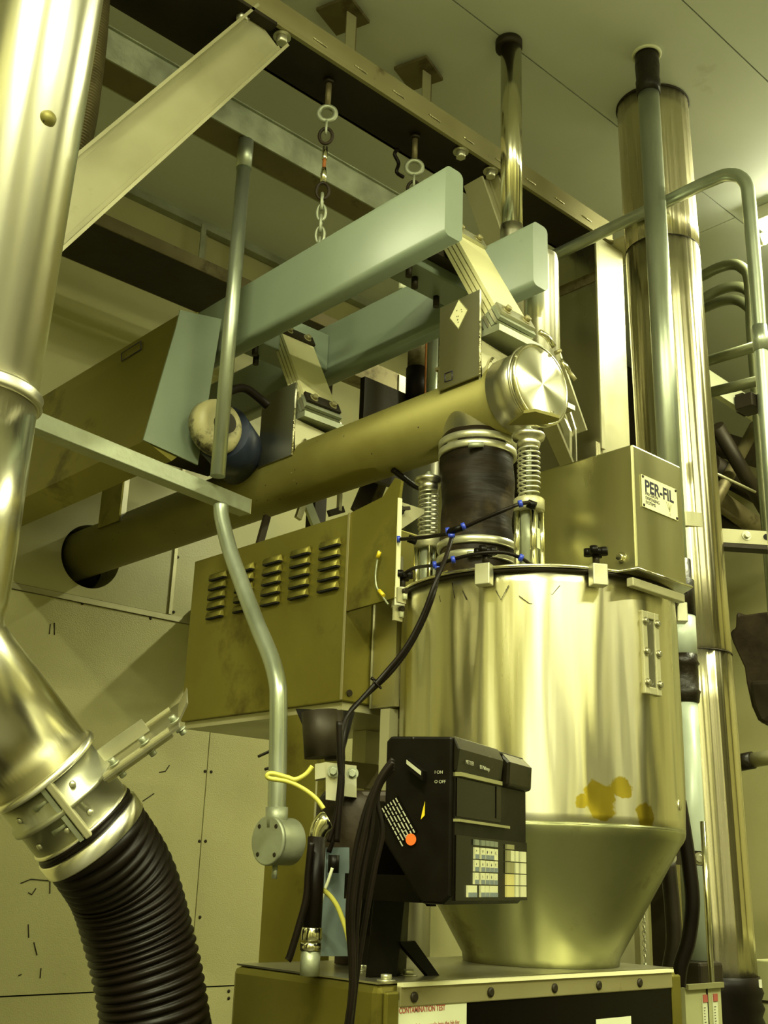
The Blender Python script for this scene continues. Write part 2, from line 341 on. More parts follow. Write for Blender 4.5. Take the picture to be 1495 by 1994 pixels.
put('splice_plate', G().prism([(.2, 2.06, BZ0 - .012), (1.42, 2.06, BZ0 - .012), (1.42, 2.30, BZ0 - .012), (1.36, 2.32, BZ0 - .012), (1.27, 2.32, BZ0 - .012), (.2, 2.32, BZ0 - .012)], (0, 0, .011)), 'dark', t)
for i in range(9):
    p0 = V((1.55 + i * .155, BY0 - .004, BZ0 + .03)); put('weld_run', G().tube([p0, p0 + V((.05, 0, -.002))], .0022, 6), 'weld', t)
for (px, py) in ((472, 30), (549, 74), (897, 298), (955, 336)):
    p = on(px, py, 'z', BZ0 - .008); q = G(); q.hexbolt((p.x, max(p.y, BY0 + .01), BZ0 - .001), (0, 0, -1), .017, .026); put('bolt', q, 'alu', t)
put('end_plate', G().box((2.97, 2.0, BZ0 - .012), (3.10, 2.3, BZ0 + .01)), 'cream', t)

for i, (x, y) in enumerate(((1.79, 2.235), (2.148, 2.255))):
    t = thing('beam_hanger', ['square dark plate hanger on the ceiling nearest the upper left corner', 'square dark plate hanger on the ceiling nearer the chrome post'][i], 'hanger', (x, y, BZ1), 'beam hangers')
    c, s_ = math.cos(math.radians(18)), math.sin(math.radians(18))
    put('plate', G().obox((x, y, CEIL - .016), (c, s_, 0), (-s_, c, 0), (0, 0, 1), (.062, .062, .006)), 'brownbeam', t)
    g = G().box((x - .008, y - .03, BZ1 + .001), (x + .03, y - .026, CEIL - .022)); put('stem', g, 'cream', t)
    put('stem', G().box((x + .03, y - .03, BZ1 + .001), (x + .034, y + .01, CEIL - .022)), 'brownbeam', t)

def brace(label, p0, p1, wd, loc, bevelled=True):
    """I-section brace in the vertical plane of the beam; wd = width across the flanges"""
    t = thing('diagonal_brace', label, 'brace', loc, 'diagonal braces')
    p0, p1 = V(p0), V(p1); d = (p1 - p0).normalized(); nrm = V((0, 1, 0)); sd = d.cross(nrm).normalized(); L = (p1 - p0).length / 2; c = (p0 + p1) / 2
    put('web', G().obox(c, d, sd, nrm, (L, wd / 2, .004)), 'cream', t)
    for s_ in (-1, 1):
        put('flange', G().obox(c + sd * s_ * wd / 2, d, sd, nrm, (L, .004, .04)), 'cream', t)
        put('fillet', G().obox(c + sd * s_ * (wd / 2 - .008) - nrm * .006, d, sd, nrm, (L, .006, .003)), 'cream', t)
    return t
# left brace: centre line from beam down to the lower left
d_ = V((-.84, 0, -1.33)).normalized()
brace('wide pale I-section brace running from the beam down behind the polished duct', (1.409, 2.10, 3.806), (.585, 2.10, 2.492), .127, (.585, 2.10, 2.492))
brace('short pale brace behind the end of the upper blue-grey beam', (2.33, 2.13, 3.80), (2.78, 2.13, 3.02), .09, (2.78, 2.13, 3.02))

# galvanised ceiling channel
t = thing('galvanised_channel', 'mottled galvanised channel crossing behind the pale diagonal brace', 'beam', (1.6, 2.34, 3.60))
put('face', G().box((.96, 2.27, 3.595), (2.6, 2.275, 3.69)), 'galv', t)
put('bottom', G().box((.96, 2.2755, 3.595), (2.6, 2.37, 3.6)), 'brownbeam', t)
put('back', G().box((.96, 2.3705, 3.595), (2.6, 2.375, 3.69)), 'galv', t)
put('lip', G().box((.96, 2.262, 3.688), (2.6, 2.29, 3.692)), 'galv', t)
# stainless tray behind
t = thing('cable_tray', 'brown stainless tray crossing above the olive drive guard, dark underneath', 'tray', (1.6, 3.1, 3.62))
put('side', G().box((.4, 3.03, 3.62), (2.75, 3.034, 3.67)), 'brownbeam', t)
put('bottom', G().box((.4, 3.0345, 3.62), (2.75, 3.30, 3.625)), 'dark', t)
put('side', G().box((.4, 3.3005, 3.62), (2.75, 3.304, 3.67)), 'brownbeam', t)
for i, (a, b) in enumerate((((396, 447), (388, 505)), ((470, 488), (462, 535)), ((560, 520), (556, 560)))):
    p = on(*a, 'y', 3.54); q = on(*b, 'y', 3.54)
    tag(put('hanger_strap', G().box((p.x - .012, 3.535, 3.67 if i > 5 else q.z - .12), (p.x + .012, 3.541, CEIL - .036)), 'galv'), ['dark flat strap on the wall left of the thin vertical pipe', 'dark flat strap on the wall just right of the thin vertical pipe', 'dark flat strap on the wall behind the upper blue-grey beam'][i], 'strap', 'flat straps over the tray')

# ================================================================== stainless column at the right end of the beam
t = thing('steel_column', 'wide cream steel column standing between the end cap and the big duct', 'column', (2.95, 2.2, 0))
cx0, cy0 = 2.865, 2.07
put('web', G().box((cx0 + .0, cy0 + .0, 0), (cx0 + .006, cy0 + .26, BZ0 - .013)), 'steel', t, label='side face of the column, duller for the lesser light on it')  # lesser light on this side is put into the duller material
put('flange', G().box((cx0 + .0065, cy0 - .004, 0), (cx0 + .165, cy0 + .004, BZ0 - .013)), 'cream', t, label='front face of the column, paler for the lamp light on it')  # lamp light on the front is put into the paler material
put('edge_rib', G().box((cx0 - .008, cy0 - .012, 2.98), (cx0 + .012, cy0 - .0045, BZ0 - .03)), 'cream', t, bevel=.002)
put('band', G().box((cx0 - .003, cy0 + .0, 3.62), (cx0 - .0005, cy0 + .26, 3.66)), 'brownbeam', t)  # dark strip painting the hoop rail's cast shadow on the column side
put('lower_plate', G().box((cx0 - .012, cy0 + .01, 2.7), (cx0 - .001, cy0 + .09, 3.01)), 'steel', t)
g = G(); g.hexbolt((cx0 - .0125, cy0 + .06, 2.93), (-1, 0, 0), .018, .025); put('bolt', g, 'galv', t)
t = thing('column_bracket', 'pale bent strap bracket bolted in front of the steel column', 'bracket', on(1105, 880, 'x', 2.7))
pp = [on(x, y, 'x', 2.7) for x, y in ((1075, 780), (1088, 790), (1109, 838), (1109, 905), (1097, 905), (1097, 842))]
put('strap', G().prism(pp, (.012, 0, 0)), 'cream', t)
pp = [on(x, y, 'x', 2.74) for x, y in ((1100, 770), (1120, 835), (1122, 905), (1108, 905), (1092, 850), (1076, 800))]
put('gusset', G().prism(pp, (.006, 0, 0)), 'steel', t)

# ================================================================== ceiling posts, pipes and ducts on the right
t = thing('chrome_post', 'slim shiny post dropping from the ceiling onto the far blue-grey beam', 'post', (2.266, 1.944, 3.1))
put('pole', G().cyl((2.266, 1.944, 3.50), (2.266, 1.944, CEIL - .001), .034, 32), 'chrome', t)
put('socket', G().lathe((2.266, 1.944, 3.1), (0, 0, 1), [(0, .036), (.38, .036), (.41, .035)], 32), 'steel', t)
put('collar', G().lathe((2.262, 1.95, CEIL - .03), (0, 0, 1), [(0, .036), (.0, .044), (.028, .044)], 24), 'dark', t)
t = thing('steel_sleeve', 'wide gleaming upright steel cylinder behind the round end cap', 'pipe', (2.12, 1.72, 2.75))
put('shell', G().lathe((2.09, 1.688, 2.78), (0, 0, 1), [(0, .047), (.42, .047), (.44, .043)], 40), 'duct', t)
put('base_plate', G().box((2.03, 1.63, 2.765), (2.15, 1.75, 2.779)), 'steel', t)
put('support_arm', G().bar((2.12, 1.70, 2.757), (2.86, 2.12, 2.757), .04, .014), 'steel', t)

DX, DY, DR = 2.865, 1.805, .122
t = thing('exhaust_duct', 'big seamed steel duct rising to the ceiling on the right', 'duct', (DX, DY, 0))
def dax(z): k = (CEIL - z) / 2.8; return V((DX + .03 * k, DY - .028 * k, z))
def dsec(za, zb, r0, ph):
    n = 200; return G().rings([[dax(z) + V((math.cos(a), math.sin(a), 0)) * (r0 + .0005 * math.sin(13 * a + ph) + .00045 * math.sin(29 * a + ph * 2) + .0002 * math.sin(61 * a + ph + z)) for a in [2 * math.pi * j / n for j in range(n)]] for z in [za + (zb - za) * i / 6 for i in range(7)]])
put('section', dsec(3.62, CEIL - .004, DR, 0), 'duct2', t)
put('section', dsec(2.25, 3.6195, DR - .001, 1), 'duct2', t)
put('section', dsec(1.36, 2.2495, DR - .0015, 1.4), 'duct2', t)
put('joint_band', G().torus(dax(3.62), (0, 0, 1), DR - .0005, .0018, 64, 6), 'dark', t)
put('joint_band', G().torus(dax(2.25), (0, 0, 1), DR - .0005, .0018, 64, 6), 'dark', t)
put('ceiling_ring', G().torus((DX, DY, CEIL - .004), (0, 0, 1), DR + .001, .004, 64, 6), 'dark', t)
prof = [(-.75, DR + .004)] + [(-.7 + i * .02, DR + (.012 if i % 2 else .004)) for i in range(35)] + [(0, DR + .004)]
put('rubber_boot', G().lathe(dax(1.37), (0, 0, 1), prof, 48), 'rubber', t)
put('clamp_lug', G().box((DX + .06, DY - DR - .03, 1.345), (DX + .075, DY - DR - .005, 1.365)), 'white', t)
# clamp strap round the duct and slotted rail to the right
t = thing('duct_bracket', 'slotted strut rail with a strap clamped round the big seamed duct', 'bracket', on(1495, 1045, 'x', 3.0))
zc = 2.64
g = G(); R_ = []
n = 40
for i in range(n + 1):
    a = math.radians(150 + 200 * i / n) ; r1 = DR + .002; c, s_ = math.cos(a), math.sin(a)
    R_.append([V((DX + r1 * c, DY + r1 * s_, zc - .022)), V((DX + (r1 + .005) * c, DY + (r1 + .005) * s_, zc - .022)), V((DX + (r1 + .005) * c, DY + (r1 + .005) * s_, zc + .022)), V((DX + r1 * c, DY + r1 * s_, zc + .022))])
e0 = V((DX + DR * math.cos(math.radians(350)), DY + DR * math.sin(math.radians(350)), zc))
put('strap', g.rings(R_, False, True, False), 'cream', t)
pA = V((DX + .11, DY - .075, zc)); pB = on(1600, 1020, 'z', zc - .0)
pB = pA + V((.74, -.55, 0)).normalized() * .75
put('rail', G().bar(pA + V((0, 0, -.004)), pB, .012, .045), 'cream', t)
put('rail_base', G().bar(pA + V((.0, .02, -.035)), pB + V((0, .02, -.035)), .05, .012), 'dark', t)
dr = (pB - pA).normalized(); nn = V((-dr.y, dr.x, 0)); nn = nn if nn.dot(CAM - pA) > 0 else -nn
for i in range(5):
    c = pA + dr * (.10 + i * .065) + nn * .0065
    g = G(); (g.hexbolt(c, nn, .010, .012) if i == 0 else g.lathe(c, nn, [(0, .010), (.0012, .010)], 16)); put('bolt' if i == 0 else 'slot', g, 'alu' if i == 0 else 'black', t)

PX, PY, PR = 2.628, 1.667, .034
t = thing('service_pipe', 'galvanised standpipe in front of the big duct, wrapped in dark tape at the top', 'pipe', (PX, PY, .6))
put('upper_pipe', G().cyl((PX + .008, PY - .007, 2.20), (PX, PY, 4.06), PR, 32), 'pipe', t)
put('tape_wrap', G().lathe((PX, PY, 4.05), (0, 0, 1), [(0, PR + .003), (.05, PR + .006), (.054, PR + .003), (.11, PR + .006), (.15, PR + .004), (.159, PR + .002)], 28), 'tape', t)
put('ceiling_grommet', G().torus((PX, PY, CEIL - .002), (0, 0, 1), PR + .009, .006, 32, 8), 'paper', t)
zt = lambda y, px: hd(px, y, math.hypot(PX, PY)).z
z1, z2, z3, z4, z5 = zt(1185, 1330), zt(1205, 1332), zt(1275, 1335), zt(1368, 1340), zt(1870, 1362)
PX += .012; PY -= .011
put('coupling', G().lathe((PX, PY, z1 - .02), (0, 0, 1), [(0, PR + .008), (.10, PR + .008), (.105, PR + .002), (.16, PR + .002)], 28), 'tape', t)
put('pale_collar', G().cyl((PX, PY, z3), (PX, PY, z1 - .022), PR + .006, 32), 'whitepipe', t)
put('rubber_joint', G().lathe((PX, PY, z4), (0, 0, 1), [(0, PR + .004), (.02, PR + .007), (.03, PR + .010), (.035, PR + .005), (.10, PR + .006), (.105, PR + .011), (.115, PR + .006), (z3 - z4, PR + .006)], 28), 'tape', t)
put('lower_pipe', G().cyl((PX, PY, z5), (PX, PY, z4), PR, 32), 'whitepipe', t)
put('elbow_box', G().box((PX - .07, PY - .05, z5 - .07), (PX + .035, PY + .05, z5 - .001)), 'dark', t, bevel=.008)
put('floor_pipe', G().cyl((PX, PY, 0), (PX, PY, z5 - .071), .02, 16), 'dark', t)
t = thing('pipe_clamp', 'black clamp bar holding the pale standpipe beside the hopper cone', 'clamp', hd(1330, 1672, 2.95))
a, b = hd(1296, 1668, 2.9), hd(1374, 1672, 3.0)
put('bar', G().bar(a, b, .012, .035), 'dark', t)
for q in (hd(1362, 1672, 2.95), hd(1305, 1670, 2.88)):
    g = G(); g.hexbolt(q, (-.85, -.53, 0), .010, .012); put('bolt', g, 'alu', t)

# hoop rails
def hoop(pts, r, label, i, m='pipe', parts=None):
    m = 'pipe' if i == 0 and 'near' in label else 'railgrey'
    t = thing('hoop_rail', label, 'rail', pts[-1], 'hoop rails')
    put('tube', G().tube(pts, r, 18), m, t); return t
P_ = [on(x, y, 'x', 2.715) for x, y in ((1000, 553), (1070, 512), (1290, 388))]
zt_ = 3.69
hp = [V((2.715, 2.42, zt_ - .02)), V((2.715, 2.15, zt_ - .005)), V((2.715, 1.68, zt_)), V((2.715, 1.60, zt_ + .002))]
arc = [V((2.715, 1.49 - .095 * math.sin(a), zt_ - .095 + .095 * math.cos(a))) for a in [math.radians(90 * i / 8) for i in range(9)]]
t = hoop(hp[:3] + [V((2.715, 1.55, zt_ + .003))] + arc + [V((2.715, 1.393, 3.3)), V((2.715, 1.40, 2.2)), V((2.715, 1.40, 0))], .0205, 'near galvanised hoop rail curving over in front of the big duct and running down', 0)
q = on(1462, 792, 'x', 2.715); put('clamp', G().box((q.x - .035, 1.40 + .015, q.z - .012), (q.x + .035, 1.47, q.z + .03)), 'dark', t, bevel=.003)
put('coupling', G().cyl((2.715, 1.394, 3.06), (2.715, 1.395, 3.14), .0225, 20), 'pipe', t)
for i, (xx, pts) in enumerate(((3.7, ((1340, 545), (1365, 538), (1395, 523), (1425, 515), (1445, 522), (1458, 545), (1463, 640))),
                               (3.85, ((1340, 592), (1365, 583), (1400, 565), (1432, 558), (1455, 566), (1466, 590), (1468, 660))),
                               (3.92, ((1340, 612), (1370, 600), (1400, 588), (1430, 584), (1452, 594), (1463, 612), (1466, 660))))):
    hq = [on(x, y, 'x', xx) for x, y in pts]; hq.append(V((xx, hq[-1].y, 0)))
    hoop(smooth(hq[:-1], 5) + [hq[-1]], .022, ['farther hoop rail, uppermost of the three seen right of the big duct', 'farther hoop rail, middle of the three right of the big duct', 'farther hoop rail, lowest of the three right of the big duct'][i], i)
t = thing('guard_rail', 'two straight level rails seen between the big duct and the near hoop rail', 'rail', (3.6, 2.1, 0))
for a, b in (((1340, 714), (1500, 666)), ((1345, 773), (1505, 735))): put('rail', G().cyl(on(*a, 'x', 3.6), on(*b, 'x', 3.6), .021, 18), 'railgrey', t)
q = on(1345, 773, 'x', 3.6); put('post', G().cyl((3.6, q.y, 0), (3.6, q.y, 3.9), .021, 18), 'pipe', t)
# pale bar, dark machinery beyond
xb = 4.3
def bandbar(name, p, q, h, th, m, label, cat):
    g = G().bar(p, q, th, h); return tag(put(name, g, m), label, cat)
p = on(1340, 718, 'y', 2.45); q = on(1500, 820, 'y', 2.45)
bandbar('crane_bar', p, q, .10, .03, 'paper', 'pale flat bar slanting down to the right behind the level rails', 'beam')
if 0: tag(put('square_bracket', G().obox(on(1447, 788, 'y', 2.40), (1, 0, 0), (0, 1, 0), (0, 0, 1), (.035, .02, .045)), 'dark'), 'small dark square bracket under the pale slanting bar', 'bracket')
t = thing('pipe_rack', 'rack of dark pipes and struts in deep shadow right of the big duct', 'pipes', (4.6, 2.7, 0))
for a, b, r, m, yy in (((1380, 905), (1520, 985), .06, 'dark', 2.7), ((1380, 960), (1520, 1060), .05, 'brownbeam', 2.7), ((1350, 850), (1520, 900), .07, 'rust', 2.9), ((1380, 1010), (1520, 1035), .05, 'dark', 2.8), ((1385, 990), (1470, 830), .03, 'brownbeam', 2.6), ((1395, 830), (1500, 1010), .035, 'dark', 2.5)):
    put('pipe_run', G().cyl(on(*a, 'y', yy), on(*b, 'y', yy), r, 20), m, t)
put('thin_rod', G().cyl(on(1390, 920, 'y', 2.35), on(1470, 958, 'y', 2.35), .006, 10), 'cream', t)
put('upright', G().box((4.55, 2.95, 0), (4.62, 3.02, 4.2)), 'dark', t)
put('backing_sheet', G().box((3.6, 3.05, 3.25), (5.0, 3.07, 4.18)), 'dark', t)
put('square_bracket', G().obox(on(1447, 788, 'y', 2.40), (1, 0, 0), (0, 1, 0), (0, 0, 1), (.035, .02, .045)), 'dark', t)
struct('dark_box', G().box((3.9, 3.2, 3.3), (5.29, 3.59, 4.19)), 'dark')  # plain dark box filling the space behind the pipe rack
# draped dark cover
t = thing('draped_cover', 'dark brown draped cover hanging at the right edge above the pale pipe', 'cover', on(1480, 1300, 'x', 4.6))
pp = [on(x, y, 'x', 4.6) for x, y in ((1432, 1197), (1436, 1190), (1440, 1198), (1520, 1187), (1530, 1420), (1490, 1412), (1474, 1402), (1462, 1375), (1452, 1330), (1448, 1300), (1425, 1250), (1420, 1232), (1426, 1225), (1431, 1222))]
put('cloth', G().prism(pp, (.25, 0, 0)), 'rust', t, bevel=.02)
pp = [on(x, y, 'x', 4.55) for x, y in ((1456, 1325), (1520, 1322), (1520, 1380), (1488, 1412), (1476, 1405), (1464, 1375))]
put('lower_fold', G().prism(pp, (.1, 0, 0)), 'dark', t, bevel=.02)
t = thing('wall_pipe', 'short pale pipe with a black taped end at the right edge', 'pipe', on(1495, 1483, 'x', 4.6))
a, b, c = on(1434, 1486, 'x', 4.6), on(1466, 1480, 'x', 4.6), on(1560, 1466, 'x', 4.6)
put('tape_end', G().cyl(a, b, .038, 20), 'tape', t); put('pipe', G().cyl(b, c, .032, 20), 'cream', t)
t = thing('pale_carton', 'pale grey box standing at the bottom right corner', 'box', on(1500, 1994, 'x', 3.6))
a = on(1464, 1868, 'x', 3.2); put('body', G().box((3.2, a.y - .6, 0), (3.55, a.y, a.z)), 'box', t, bevel=.004); put('seam', G().box((3.197, a.y - .6, a.z - .115), (3.1995, a.y, a.z - .108)), 'dark', t)
t = None

# ================================================================== blue-grey conveyor frame
t = thing('conveyor_carriage', 'pair of heavy blue-grey beams slung on chains above the olive tube', 'frame', (1.8, 2.4, 3.02))
ZB = 3.02; BH = .19
def rbeam(x0, x1, y0, y1, z0, z1):
    """hollow beam with rounded long edges"""
    r = .016; pts = []
    for cx_, cz_, a0 in ((x1 - r, z1 - r, 0), (x0 + r, z1 - r, 90), (x0 + r, z0 + r, 180), (x1 - r, z0 + r, 270)):
        for i in range(5):
            a = math.radians(a0 + i * 22.5); pts.append((cx_ + r * math.cos(a), cz_ + r * math.sin(a)))
    return G().rings([[V((p[0], y, p[1])) for p in pts] for y in (y0, y1)], False, True, True)
put('beam', rbeam(1.60, 1.66, 1.577, 3.45, 3.022, 3.212), 'blue', t, label='near blue-grey beam')
put('beam', rbeam(1.955, 2.015, 1.605, 3.45, 3.048, 3.236), 'blue', t, label='far blue-grey beam')
for yy in (1.78, 2.42): put('crossmember', G().box((1.661, yy, 3.07), (1.954, yy + .10, 3.19)), 'blue', t, bevel=.004)
for yy in (1.745, 2.44): put('mount_plate', G().box((1.67, yy - .004, 3.10), (1.94, yy + .05, 3.16)), 'dark', t)
for k, (x, y) in enumerate(((1.70, 1.80), (1.75, 1.83), (1.86, 1.86), (1.70, 2.45), (1.74, 2.5))): put('bolt_stub', G().cyl((x, y, 3.04), (x, y, 3.075), .009, 10), 'dark', t)

# leaf springs
def leafspring(y0, z0, y1, z1, label, dk):
    t = thing('leaf_spring', label, 'spring', (1.82, y1, z1 - .03), 'leaf spring packs')
    x0, x1 = 1.765, 1.885; d = V((0, y1 - y0, z1 - z0)); L = d.length; d.normalize(); n_ = V((0, d.z, -d.y)); n_ = n_ if n_.y < 0 else -n_
    c0 = (V((0, y0, z0)) + V((0, y1, z1))) / 2
    for i in range(4):
        c = V(((x0 + x1) / 2, c0.y, c0.z)) - n_ * (i * .0125)
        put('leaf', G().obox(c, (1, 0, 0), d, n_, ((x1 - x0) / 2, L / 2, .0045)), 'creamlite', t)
        for s_ in (-1, 1): put('spacer', G().obox(c + d * s_ * (L / 2 - .022) - n_ * .0062, (1, 0, 0), d, n_, ((x1 - x0) / 2 - .001, .02, .0016)), 'galv', t)
    for s_, yy in ((-1, y0), (1, y1)):
        c = V(((x0 + x1) / 2, c0.y, c0.z)) + d * s_ * (L / 2 - .018) + n_ * .009
        put('clamp_plate', G().obox(c, (1, 0, 0), d, n_, ((x1 - x0) / 2 + .002, .018, .004)), dk, t)
        for q in (-.035, .035):
            g = G(); g.hexbolt(c + V((q, 0, 0)) + n_ * .0042, n_, .009, .012); put('bolt', g, 'flange', t)
    c = V(((x0 + x1) / 2, y1 + .015, z1 - .03)); put('foot', G().box((x0 - .01, y1 - .01, z1 - .045), (x1 + .03, y1 + .075, z1 - .028)), 'galv', t)
    for i in range(5): put('packer', G().obox(c0.lerp(V((0, y1, z1)), .93) * 1.0 + V(((x0 + x1) / 2, 0, 0)) - n_ * (.044 + i * 0) + d * (.004) * 1.0 + n_ * (i * .011), (1, 0, 0), n_, d, ((x1 - x0) / 2 + .006, .0045, .022)), 'alu' if i % 2 else 'galv', t)
    return t
leafspring(1.73, 3.19, 1.555, 2.865, 'cream leaf spring pack nearest the round end cap, brightly lit', 'alu')
leafspring(2.43, 3.15, 2.275, 2.855, 'cream leaf spring pack farther left with a dark lower clamp', 'dark')

# chain slings
def sling(c0, label, full):
    t = thing('chain_sling', label, 'chain', c0, 'chain slings')
    x, y = c0[0], c0[1]; z = BZ0 - .001; vx = V((RT.x, RT.y, 0)).normalized(); vy = V((fw.x, fw.y, 0)).normalized()
    put('stud', G().cyl((x, y, z - .09), (x, y, z), .009, 14), 'brownbeam', t)
    put('nut', G().lathe((x, y, z - .014), (0, 0, 1), [(0, .018), (.013, .018)], 6), 'dark', t)
    put('eye', G().torus((x, y, z - .118), vy, .025, .0075, 28, 10), 'galv', t)
    def link(zc, rx, rz, r, axis, m, nm='link'):
        u = vx if axis else vy
        put(nm, G().tube([V((x, y, zc)) + u * rx * math.cos(a) + V((0, 0, 1)) * rz * math.sin(a) for a in [2 * math.pi * i / 20 for i in range(20)]], r, 8, closed=True), m, t)
    link(z - .165, .008, .022, .004, 0, 'galv')
    link(z - .195, .019, .026, .005, 1, 'rust', 'thimble')
    if full:
        put('ferrule', G().lathe((x, y, z - .275), (0, 0, 1), [(0, .007), (.004, .009), (.042, .0075)], 14), 'chrome', t)
        put('rope', G().cyl((x, y, z - .305), (x, y, z - .274), .0055, 10), 'ropeo', t)
        put('ferrule', G().lathe((x, y, z - .352), (0, 0, 1), [(0, .008), (.03, .009), (.048, .007)], 14), 'chrome', t)
        link(z - .38, .018, .027, .0045, 1, 'rust', 'thimble'); zz = z - .415
    else:
        put('ferrule', G().lathe((x, y, z - .275), (0, 0, 1), [(0, .007), (.004, .009), (.042, .0075)], 14), 'rust', t)
        put('rope', G().cyl((x, y, z - .38), (x, y, z - .274), .0055, 10), 'ropeo', t); zz = z - .40
    k = 0
    while zz > 3.25:
        link(zz, .012, .026, .0045, k % 2, 'galv'); zz -= .036; k += 1
    q = V((x, y, 3.245)); put('shackle', G().torus(q, vy, .024, .008, 20, 10, 0, math.pi, ux=vx), 'paper', t)
    put('shackle_pin', G().cyl(q - vx * .028 + V((0, 0, -.006)), q + vx * .028 + V((0, 0, -.006)), .006, 12), 'galv', t)
sling((1.672, 2.137), 'chain sling with an orange rope piece, hanging to the near blue-grey beam', True) if False else None
def S3(x, y, z): return (x, y, z)
sling(V((1.672, 2.137, 3.24)), 'chain sling with eye bolt and orange rope piece above the near blue-grey beam', True)
sling(V((2.03, 2.139, 3.24)), 'chain sling half hidden behind the end of the near blue-grey beam', False)
g = G().tube(smooth([on(x, y, 'y', 2.2) for x, y in ((775, 290), (768, 300), (776, 318), (772, 335), (785, 345))], 4), .006, 8)
ts = thing('lifting_shackle', 'pale lifting shackle in the gap on top of the far blue-grey beam', 'shackle', (1.985, 2.10, 3.237))
vx = V((RT.x, RT.y, 0)).normalized(); vy = V((fw.x, fw.y, 0)).normalized(); qs = V((1.985, 2.10, 3.262))
put('bow', G().torus(qs, vy, .021, .0085, 20, 10, 0, math.pi, ux=vx), 'paper', ts)
for k in (-1, 1): put('ear', G().cyl(qs + vx * .021 * k, qs + vx * .021 * k - V((0, 0, .024)), .009, 12), 'paper', ts)
put('eye', G().tube([qs + V((-.01, 0, .022)) + vy * .010 * math.cos(a) + V((0, 0, .018 * math.sin(a))) for a in [2 * math.pi * i / 16 for i in range(16)]], .004, 8, closed=True), 'galv', ts)
tag(put('dark_lashing', g, 'rubber'), 'dark knotted lashing beside the far chain sling', 'rope')

# ================================================================== drive guard box and motor
t = thing('drive_guard', 'large olive sheet-steel drive guard with a slanted pale front plate', 'guard', (1.5, 2.9, 2.7))
ya, yb = 2.45, 3.40
prf = [(1.442, 3.078), (1.437, 3.03), (1.375, 2.675), (1.46, 2.64), (1.475, 2.655), (1.50, 3.105)]
put('body', G().prism([(x, ya + .006, z) for x, z in prf], (0, yb - ya, 0)), 'olive', t)
fp = [(1.437, 3.085), (1.430, 3.03), (1.366, 2.672), (1.540, 2.650), (1.575, 3.11)]
put('front_plate', G().prism([(x, ya, z) for x, z in fp], (0, .005, 0)), 'blue', t, label='pale grey-blue front plate, scuffed')
q = [on(x, y, 'x', 1.434) for x, y in ((236, 688), (274, 664), (274, 680), (236, 703))]
q = [V((1.4345, v.y, v.z)) for v in q]
for a, b in zip(q, q[1:] + q[:1]): put('outline_mark', G().tube([a, b], .0016, 6), 'ink', t)
t = thing('drive_motor', 'dark blue motor with a scuffed cream end bell beside the drive guard', 'motor', (1.66, 2.45, 2.77))
mc = on(434, 826, 'y', 2.36)
put('body', G().cyl(mc + V((.03, .05, 0)), mc + V((.22, .20, 0)), .080, 36), 'bluedark', t)
put('end_bell', G().lathe(mc, (0, 1, 0), [(0, .05), (.004, .066), (.02, .077), (.049, .079)], 36), 'scuffed', t)
put('shaft_cover', G().cyl(mc - V((0, .02, 0)), mc, .03, 20), 'dark', t)
put('cable_elbow', G().tube(smooth([on(x, y, 'y', 2.3) for x, y in ((440, 775), (448, 762), (475, 756), (500, 772), (520, 790))], 4), .012, 12), 'rubber', t)
put('foot_bracket', G().box((1.60, 2.55, 2.772), (1.80, 2.80, 2.778)), 'dark', t)

# ================================================================== conveyor tube
TX, TZ, TR = 1.825, 2.675, .086
t = thing('conveyor_tube', 'long olive steel conveyor tube running from the wall hole to the round end cap', 'conveyor', (TX, 2.5, TZ - TR))
put('tube', G().cyl((TX, 1.56, TZ), (TX, 3.72, TZ), TR, 64), 'tube', t, loc=(TX, 2.6, TZ))
put('end_ring', G().cyl((TX, 1.485, TZ + .005), (TX, 1.57, TZ + .003), TR + .005, 64), 'steel', t)
cc = V((TX, 1.478, TZ + .007))
put('end_cap', G().lathe(cc, (0, -1, 0), [(-.012, TR + .006), (0, TR + .006), (.003, TR + .002), (.0045, TR - .012), (.0045, .0005)], 72), 'turned', t, loc=cc, label='bright lathe-turned end cap disc')
put('clamp_band', G().torus(cc + V((0, .002, 0)), (0, 1, 0), TR + .008, .0045, 72, 8), 'chrome', t)
put('clamp_band', G().torus(cc + V((0, .016, 0)), (0, 1, 0), TR + .010, .003, 72, 8), 'steel', t)
put('rivet', G().lathe(on(1003, 695, 'y', 1.472), (0, -1, 0), [(0, .004), (.003, .003)], 10), 'chrome', t)
put('rivet', G().lathe(on(1075, 803, 'y', 1.472), (0, -1, 0), [(0, .004), (.003, .003)], 10), 'chrome', t)
tg = put('toggle', G().tube([on(1050, 646, 'y', 1.465), on(1064, 655, 'y', 1.46), on(1078, 675, 'y', 1.46)], .007, 10), 'chrome', t)
for a, b, m in (((1080, 688), (1092, 682), 'flange'), ((1092, 700), (1108, 722), 'chrome'), ((1106, 722), (1120, 740), 'flange')): put('toggle_bolt', G().cyl(on(*a, 'y', 1.47), on(*b, 'y', 1.46), .005, 10), m, t)
